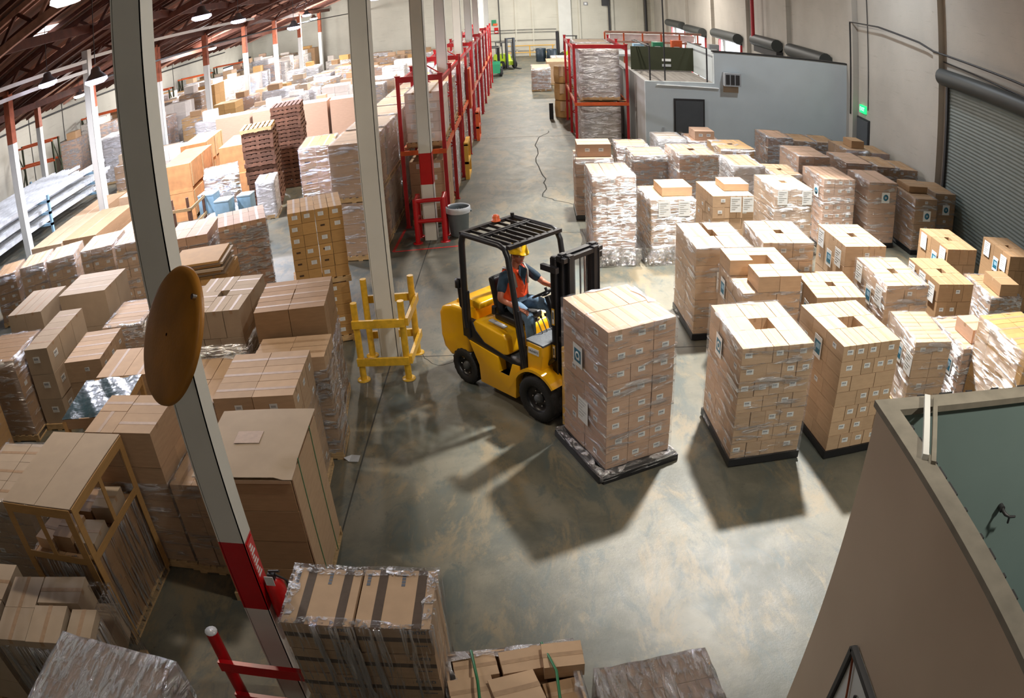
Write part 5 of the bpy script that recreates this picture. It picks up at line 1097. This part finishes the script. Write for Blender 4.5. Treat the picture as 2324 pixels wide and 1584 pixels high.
# overhead guard
GZ, gx0, gx1, gy0, gy1 = 2.49, -1.47, -.44, -.56, .46
for y, s in ((gy0, -1), (gy1, 1)):
    m = MB(); m.tube([(-1.48, y * .97, 1.0), (-1.50, y * .97, 1.2), (-1.46, y, 2.36), (-1.42, y, GZ)], .05, 'truck_black', 10); m.beam((-1.49, y * .97, .85), (-1.49, y * .97, 1.6), .05, .15, 'truck_black', (1, 0, 0)); m.build('rear_pillar', F)
    m = MB(); m.tube([(-1.42, y, GZ), (-.66, y, GZ), (-.55, y, GZ - .03), (-.49, y, GZ - .14), (-.38, y, 1.65), (-.24, y * .98, .74)], .042, 'truck_black', 10); m.beam((-.37, y * .99, 1.6), (-.24, y * .98, .72), .05, .11, 'truck_black', (1, 0, 0)); m.build('front_pillar', F)
m = MB()
for x in (gx0, gx1 - .04): m.beam((x, gy0, GZ), (x, gy1, GZ), .07, .05, 'truck_black')
for x in (-1.12, -1.06): m.beam((x, gy0, GZ + .01), (x, gy1, GZ + .01), .03, .04, 'truck_black')
m.build('guard_crossbar', F)
for k in range(7):
    y = gy0 + .11 + k * (gy1 - gy0 - .22) / 6; m = MB(); m.beam((-1.05, y, GZ), (gx1 - .04, y, GZ), .028, .05, 'truck_black'); m.build('guard_bar', F)
for k in range(5):
    y = gy0 + .17 + k * (gy1 - gy0 - .34) / 4; m = MB(); m.beam((gx0, y, GZ), (-1.12, y, GZ), .02, .04, 'truck_black'); m.build('guard_bar', F)
m = MB(); m.tube([(gx0 + .03, gy1 - .03, GZ + .03), (gx0 + .03, gy1 - .03, GZ + .08)], .03, 'truck_black', 8); m.build('antenna_mount', F)
m = MB(); m.lathe([(0, .10), (.04, .095), (.055, .07), (.055, .02), (.07, .015), (.07, 0)], 'steel_orange', 16, Matrix.Translation((-1.44, .10, GZ + .03))); m.build('beacon', F)
m = MB(); m.tube([(-1.46, .10, GZ), (-1.46, .10, GZ + .04)], .02, 'truck_black', 8); m.build('beacon_post', F)
# mast
MT = 2.52
for s in (-1, 1):
    for k, (x, y, z1) in enumerate(((.19, .40, MT - .04), (.27, .35, MT), (.35, .30, MT - .02))):
        m = MB(); y0 = s * y - .0; a, b = sorted((y0 - s * .10, y0))
        m.box((x - .035, a, .06), (x + .035, b, z1), 'truck_black'); m.box((x - .05, min(y0, y0 - s * .02), .06), (x + .05, max(y0, y0 - s * .02), z1 - .02), 'truck_black'); mr = m.build('mast_rail', F, bevel=.006)
    m = MB(); m.box((.02, s * .43 - .03, 2.28), (.30, s * .43 + .03, 2.36), 'truck_black'); m.build('mast_bracket', F)
    m = MB(); m.tube([(.20, s * .22, .15), (.20, s * .22, 1.7)], .035, 'truck_black', 10); m.tube([(.20, s * .22, 1.7), (.20, s * .22, 2.4)], .02, 'chrome', 8); m.build('lift_cylinder', F)
    m = MB(); m.tube([(-.15, s * .40, .68), (.20, s * .40, 1.0)], .03, 'truck_black', 10); m.build('tilt_cylinder', F)
for x, z, hh in ((.19, MT - .05, .07), (.27, MT - .02, .08), (.35, MT - .04, .06), (.19, .4, .1), (.27, 1.35, .08)):
    m = MB(); m.box((x - .03, -.38, z - hh), (x + .03, .38, z), 'truck_black'); m.build('mast_crossbar', F)
m = MB()
for y in (-.06, .06): m.box((.25, y - .012, .3), (.262, y + .012, 2.4), 'truck_grey')
m.build('lift_chain', F)
m = MB(); m.tube([(.24, -.14, .5), (.24, -.14, 2.35), (.27, -.14, 2.42), (.31, -.14, 2.3), (.31, -.14, .6)], .012, 'rubber', 6); m.build('hydraulic_hose', F)
for z, w1 in ((1.62, .05), (1.08, .04)):
    m = MB(); m.box((.15, -.5025, z - .12), (.20, -.5, z + .12), 'paint_yellow'); m.box((.158, -.504, z - .10), (.192, -.5025, z + .10), 'label_white'); m.box((.163, -.5055, z - .03), (.187, -.504, z + .07), 'label_ink')
    o = m.build('mast_decal', F); o.location.y = .098
# carriage, yellow load backrest, forks
m = MB(); m.box((.41, -.46, .14), (.45, .46, .24), 'truck_black'); m.box((.41, -.46, .46), (.45, .46, .56), 'truck_black'); m.box((.40, -.28, .14), (.44, -.2, .56), 'truck_black'); m.box((.40, .2, .14), (.44, .28, .56), 'truck_black'); m.build('carriage', F)
m = MB()
for y in (-.50, .50): m.beam((.455, y, .10), (.455, y, 1.28), .05, .04, 'paint_yellow')
m.beam((.455, -.52, 1.28), (.455, .52, 1.28), .05, .045, 'paint_yellow'); m.beam((.455, -.5, .62), (.455, .5, .62), .04, .045, 'paint_yellow')
for y in (-.30, -.1, .1, .30): m.beam((.455, y, .62), (.455, y, 1.28), .03, .03, 'paint_yellow')
m.build('load_backrest', F)
for y in (-.26, .26):
    m = MB(); m.box((.45, y - .06, .03), (.49, y + .06, .55), 'truck_black'); m.prism([(.45, .02), (1.48, .03), (1.48, .045), (.50, .07), (.45, .07)], y - .06, y + .06, 'truck_black'); m.build('fork', F)
# ================================================================= DRIVER
def skin(name, V, E_, rad, mat, parent, sub=2, root=0, smooth=True):
    me = bpy.data.meshes.new(name); me.from_pydata([Vector(v) for v in V], E_, []); me.update()
    o = bpy.data.objects.new(name, me); C.objects.link(o); o.parent = parent
    md = o.modifiers.new('skin', 'SKIN'); md.use_smooth_shade = True
    for i, r_ in enumerate(rad):
        sv = me.skin_vertices[0].data[i]; sv.radius = r_ if isinstance(r_, tuple) else (r_, r_); sv.use_root = (i == root)
    s2 = o.modifiers.new('sub', 'SUBSURF'); s2.levels = sub; s2.render_levels = sub
    bpy.context.view_layer.update(); dg = bpy.context.evaluated_depsgraph_get(); m2 = bpy.data.meshes.new_from_object(o.evaluated_get(dg)); o.modifiers.clear(); o.data = m2
    m2.materials.clear(); m2.materials.append(MAT[mat])
    for p in m2.polygons: p.use_smooth = True
    return o
P_ = thing('person', 'seated driver in yellow hard hat, orange vest, navy shirt and jeans, hand on wheel', 'person', (.40, 9.88, 0), R(-46))
P_.scale = (1.14, 1.14, 1.14); P_.location = Vector((.425, 9.855, .045)) - Matrix.Rotation(R(-46), 3, 'Z') @ Vector((-1.0, 0, 1.30)) * .14
hip = (-1.00, 0, 1.33); wa = (-1.03, 0, 1.45); ch = (-1.02, 0, 1.66); nk = (-.99, 0, 1.835); hd = (-.95, 0, 1.99)
shR, shL = (-1.01, -.19, 1.74), (-1.01, .19, 1.74); elR, elL = (-.93, -.35, 1.50), (-.80, .32, 1.55)
wrR, wrL = (-.68, -.24, 1.40), (-.56, .19, 1.62)
hipR, hipL = (-.98, -.10, 1.32), (-.98, .10, 1.32); knR, knL = (-.56, -.20, 1.30), (-.56, .17, 1.34); anR, anL = (-.52, -.21, .86), (-.44, .15, .88); toR, toL = (-.36, -.24, .79), (-.28, .16, .81)
body_v = [hip, wa, ch, nk, hd, shR, elR, wrR, shL, elL, wrL, hipR, knR, anR, hipL, knL, anL]
body = skin('body', body_v, [(0, 1), (1, 2), (2, 3), (3, 4), (2, 5), (5, 6), (6, 7), (2, 8), (8, 9), (9, 10), (0, 11), (11, 12), (12, 13), (0, 14), (14, 15), (15, 16)],
            [.13, .12, (.14, .11), .055, .06, .055, .042, .030, .055, .042, .030, .085, .055, .04, .085, .055, .04], 'skin', P_)
# head
bm = bmesh.new(); bmesh.ops.create_icosphere(bm, subdivisions=4, radius=1)
for v in bm.verts:
    x, y, z = v.co
    sx, sy, sz = .098, .076, .118
    if z < 0: sy *= 1 - .22 * (-z) ** 1.4; sx *= 1 - .12 * (-z)
    px, py, pz = x * sx, y * sy, z * sz
    f = max(0, x)
    px += .020 * math.exp(-((y / .16) ** 2 + ((z + .18) / .20) ** 2)) * f           # nose
    px += .006 * math.exp(-((y / .35) ** 2 + ((z + .55) / .10) ** 2)) * f           # lips
    px += .010 * math.exp(-((y / .4) ** 2 + ((z + .88) / .14) ** 2)) * (x > -.2)    # chin
    for s in (-1, 1): px -= .010 * math.exp(-(((y - s * .42) / .2) ** 2 + ((z - .08) / .14) ** 2)) * f   # eye sockets
    px += .006 * math.exp(-((y / .6) ** 2 + ((z - .24) / .09) ** 2)) * f            # brow
    v.co = (px, py, pz)
me = bpy.data.meshes.new('head'); bm.to_mesh(me); bm.free(); me.materials.append(MAT['skin'])
for p in me.polygons: p.use_smooth = True
head = ob('head', me, P_, (-.93, -.0, 2.00)); head.rotation_euler = (0, R(4), R(-12))
for s in (-1, 1):
    m = MB(); m.lathe([(0, .012), (.010, .008), (.013, 0), (0, -.004)], 'label_white', 10, Matrix.Translation((.077, s * .031, .008)) @ Matrix.Rotation(R(90), 4, 'Y')); m.lathe([(0, .014), (.005, .0125), (.006, .010)], 'hair', 8, Matrix.Translation((.0775, s * .031, .006)) @ Matrix.Rotation(R(90), 4, 'Y')); m.build('eye', head)
m = MB(); m.tube([(.088, -.022, -.064), (.094, 0, -.062), (.088, .022, -.064)], .004, 'ext_red', 6); m.build('mouth', head)
for s in (-1, 1):
    m = MB(); m.lathe([(0, .010), (.018, .012), (.026, .004), (.022, -.006), (0, -.004)], 'skin', 14, Matrix.Translation((-.005, s * .074, -.005)) @ Matrix.Rotation(R(90 * -s), 4, 'X') @ Matrix.Diagonal((.7, 1.15, 1, 1))); m.build('ear', head)
    m = MB(); m.tube([(.080, s * .018, .035), (.082, s * .032, .038), (.072, s * .046, .032)], .004, 'hair', 6); m.build('eyebrow', head)
m = MB(); m.lathe([(.070, -.055), (.082, -.03), (.092, .02), (.088, .05)], 'hair', 24, Matrix.Translation((-.012, 0, 0)) @ Matrix.Diagonal((1.08, .88, 1, 1)))
vs = m.v; keep = [f for f in range(len(m.f)) if sum(vs[i][0] for i in m.f[f]) / 4 < .005 or sum(vs[i][2] for i in m.f[f]) / 4 > .03]; m.f = [m.f[i] for i in keep]; m.m = [m.m[i] for i in keep]; m.sm = [True] * len(keep); m.build('hair', head)
# hard hat
m = MB(); Mh = Matrix.Translation((.004, 0, .035)) @ Matrix.Diagonal((1.16, .98, 1, 1))
m.lathe([(0, .125), (.035, .122), (.07, .105), (.096, .07), (.107, .03), (.110, .0), (.116, -.006), (.117, -.011), (.106, -.008)], 'hat_yellow', 32, Mh)
m.v = [(x + (.03 * max(0, (x - .09)) / .045 if x > .09 and z < .045 else 0), y * (.92 if x > .13 else 1), z - (.012 if x > .12 else 0)) for x, y, z in m.v]
hat = m.build('hard_hat', P_, (-.93, -.0, 2.00)); hat.rotation_euler = (0, R(-3), R(-10)); hat.scale = (1.1, 1.12, 1.1); hat.location = (-.935, 0, 2.015)
m = MB()
for y in (-.03, 0, .03): m.tube([(-.09, y, .115), (-.03, y, .155 - abs(y) * .3), (.03, y, .160 - abs(y) * .3), (.09, y, .122)], .007, 'hat_yellow', 6)
m.build('hat_ridge', hat)
# garments
skin('shirt', [wa, ch, (-1.0, 0, 1.79), shR, (elR[0] * .78 + shR[0] * .22, elR[1] * .78 + shR[1] * .22, elR[2] * .78 + shR[2] * .22), shL, (elL[0] * .78 + shL[0] * .22, elL[1] * .78 + shL[1] * .22, elL[2] * .78 + shL[2] * .22), (-.98, 0, 1.36)],
     [(0, 1), (1, 2), (1, 3), (3, 4), (1, 5), (5, 6), (0, 7)], [(.15, .125), (.165, .125), .07, .072, .066, .072, .066, (.16, .13)], 'shirt_navy', P_)
vest = skin('vest', [(-.99, 0, 1.335), wa, ch, (-1.005, 0, 1.76), (-1.01, -.125, 1.765), (-1.01, .125, 1.765)], [(0, 1), (1, 2), (2, 3), (3, 4), (3, 5)], [(.20, .165), (.195, .165), (.20, .165), (.115, .11), .085, .085], 'vest_orange', P_)
m = MB()
for s in (-1, 1):
    m.tube([(-1.14, s * .12, 1.70), (-1.09, s * .12, 1.82), (-.98, s * .125, 1.838), (-.905, s * .115, 1.77), (-.885, s * .10, 1.60)], .018, 'vest_stripe', 8)
m.build('reflective_stripe', vest)
m = MB(); m.add([(-.835, 0, 1.60), (-.865, .075, 1.80), (-.92, 0, 1.87), (-.865, -.075, 1.80)], [(0, 1, 2), (0, 2, 3)], 'shirt_navy'); m.build('collar_opening', vest)
for nm, a, k_, n_, t_ in (('r', hipR, knR, anR, toR), ('l', hipL, knL, anL, toL)):
    skin('trouser_leg', [hip, a, ((a[0] + k_[0]) / 2, (a[1] + k_[1]) / 2, (a[2] + k_[2]) / 2 + .015), k_, ((k_[0] + n_[0]) / 2, (k_[1] + n_[1]) / 2, (k_[2] + n_[2]) / 2), n_], [(0, 1), (1, 2), (2, 3), (3, 4), (4, 5)], [(.14, .12), .105, .092, .078, .070, .062], 'jeans', P_)
    skin('boot', [(n_[0], n_[1], n_[2] + .02), (n_[0], n_[1], n_[2] - .07), ((n_[0] + t_[0]) / 2, (n_[1] + t_[1]) / 2, t_[2]), t_], [(0, 1), (1, 2), (2, 3)], [.052, .05, .046, .038], 'boot', P_)
def hand(base, d, up_, curl, name='hand'):
    """palm with four unequal bent fingers and a thumb leaving the side"""
    d = Vector(d).normalized(); up_ = Vector(up_); s = d.cross(up_).normalized(); u = s.cross(d); b = Vector(base)
    P0 = lambda f, side, h: b + d * f + s * side + u * h
    h = skin(name, [P0(-.015, 0, 0), P0(.035, 0, 0), P0(.075, .0, 0)], [(0, 1), (1, 2)], [(.028, .022), (.038, .017), (.040, .015)], 'skin', P_)
    for k, (side, L_) in enumerate(((-.030, .066), (-.010, .076), (.010, .072), (.029, .056))):
        a1 = curl * .6; a2 = curl * 1.3; a3 = curl * 2.0
        p = [P0(.06, side, 0), P0(.085, side, 0)]
        for a, q in ((a1, .42), (a2, .33), (a3, .25)): p.append(p[-1] + (d * math.cos(a) - u * math.sin(a)) * L_ * q)
        skin('finger', p, [(i, i + 1) for i in range(4)], [.010, .0095, .009, .0085, .0075], 'skin', h, 1).parent = P_
    p = [P0(.01, -.025, -.004), P0(.035, -.05, -.008), P0(.062, -.058, -.022), P0(.082, -.048, -.036)]
    skin('thumb', p, [(0, 1), (1, 2), (2, 3)], [.014, .0125, .011, .009], 'skin', P_, 1)
hand(wrL, (.8, -.25, -.1), (-.3, 0, 1), .85)
hand(wrR, (.85, .25, -.25), (0, 0, 1), .5)
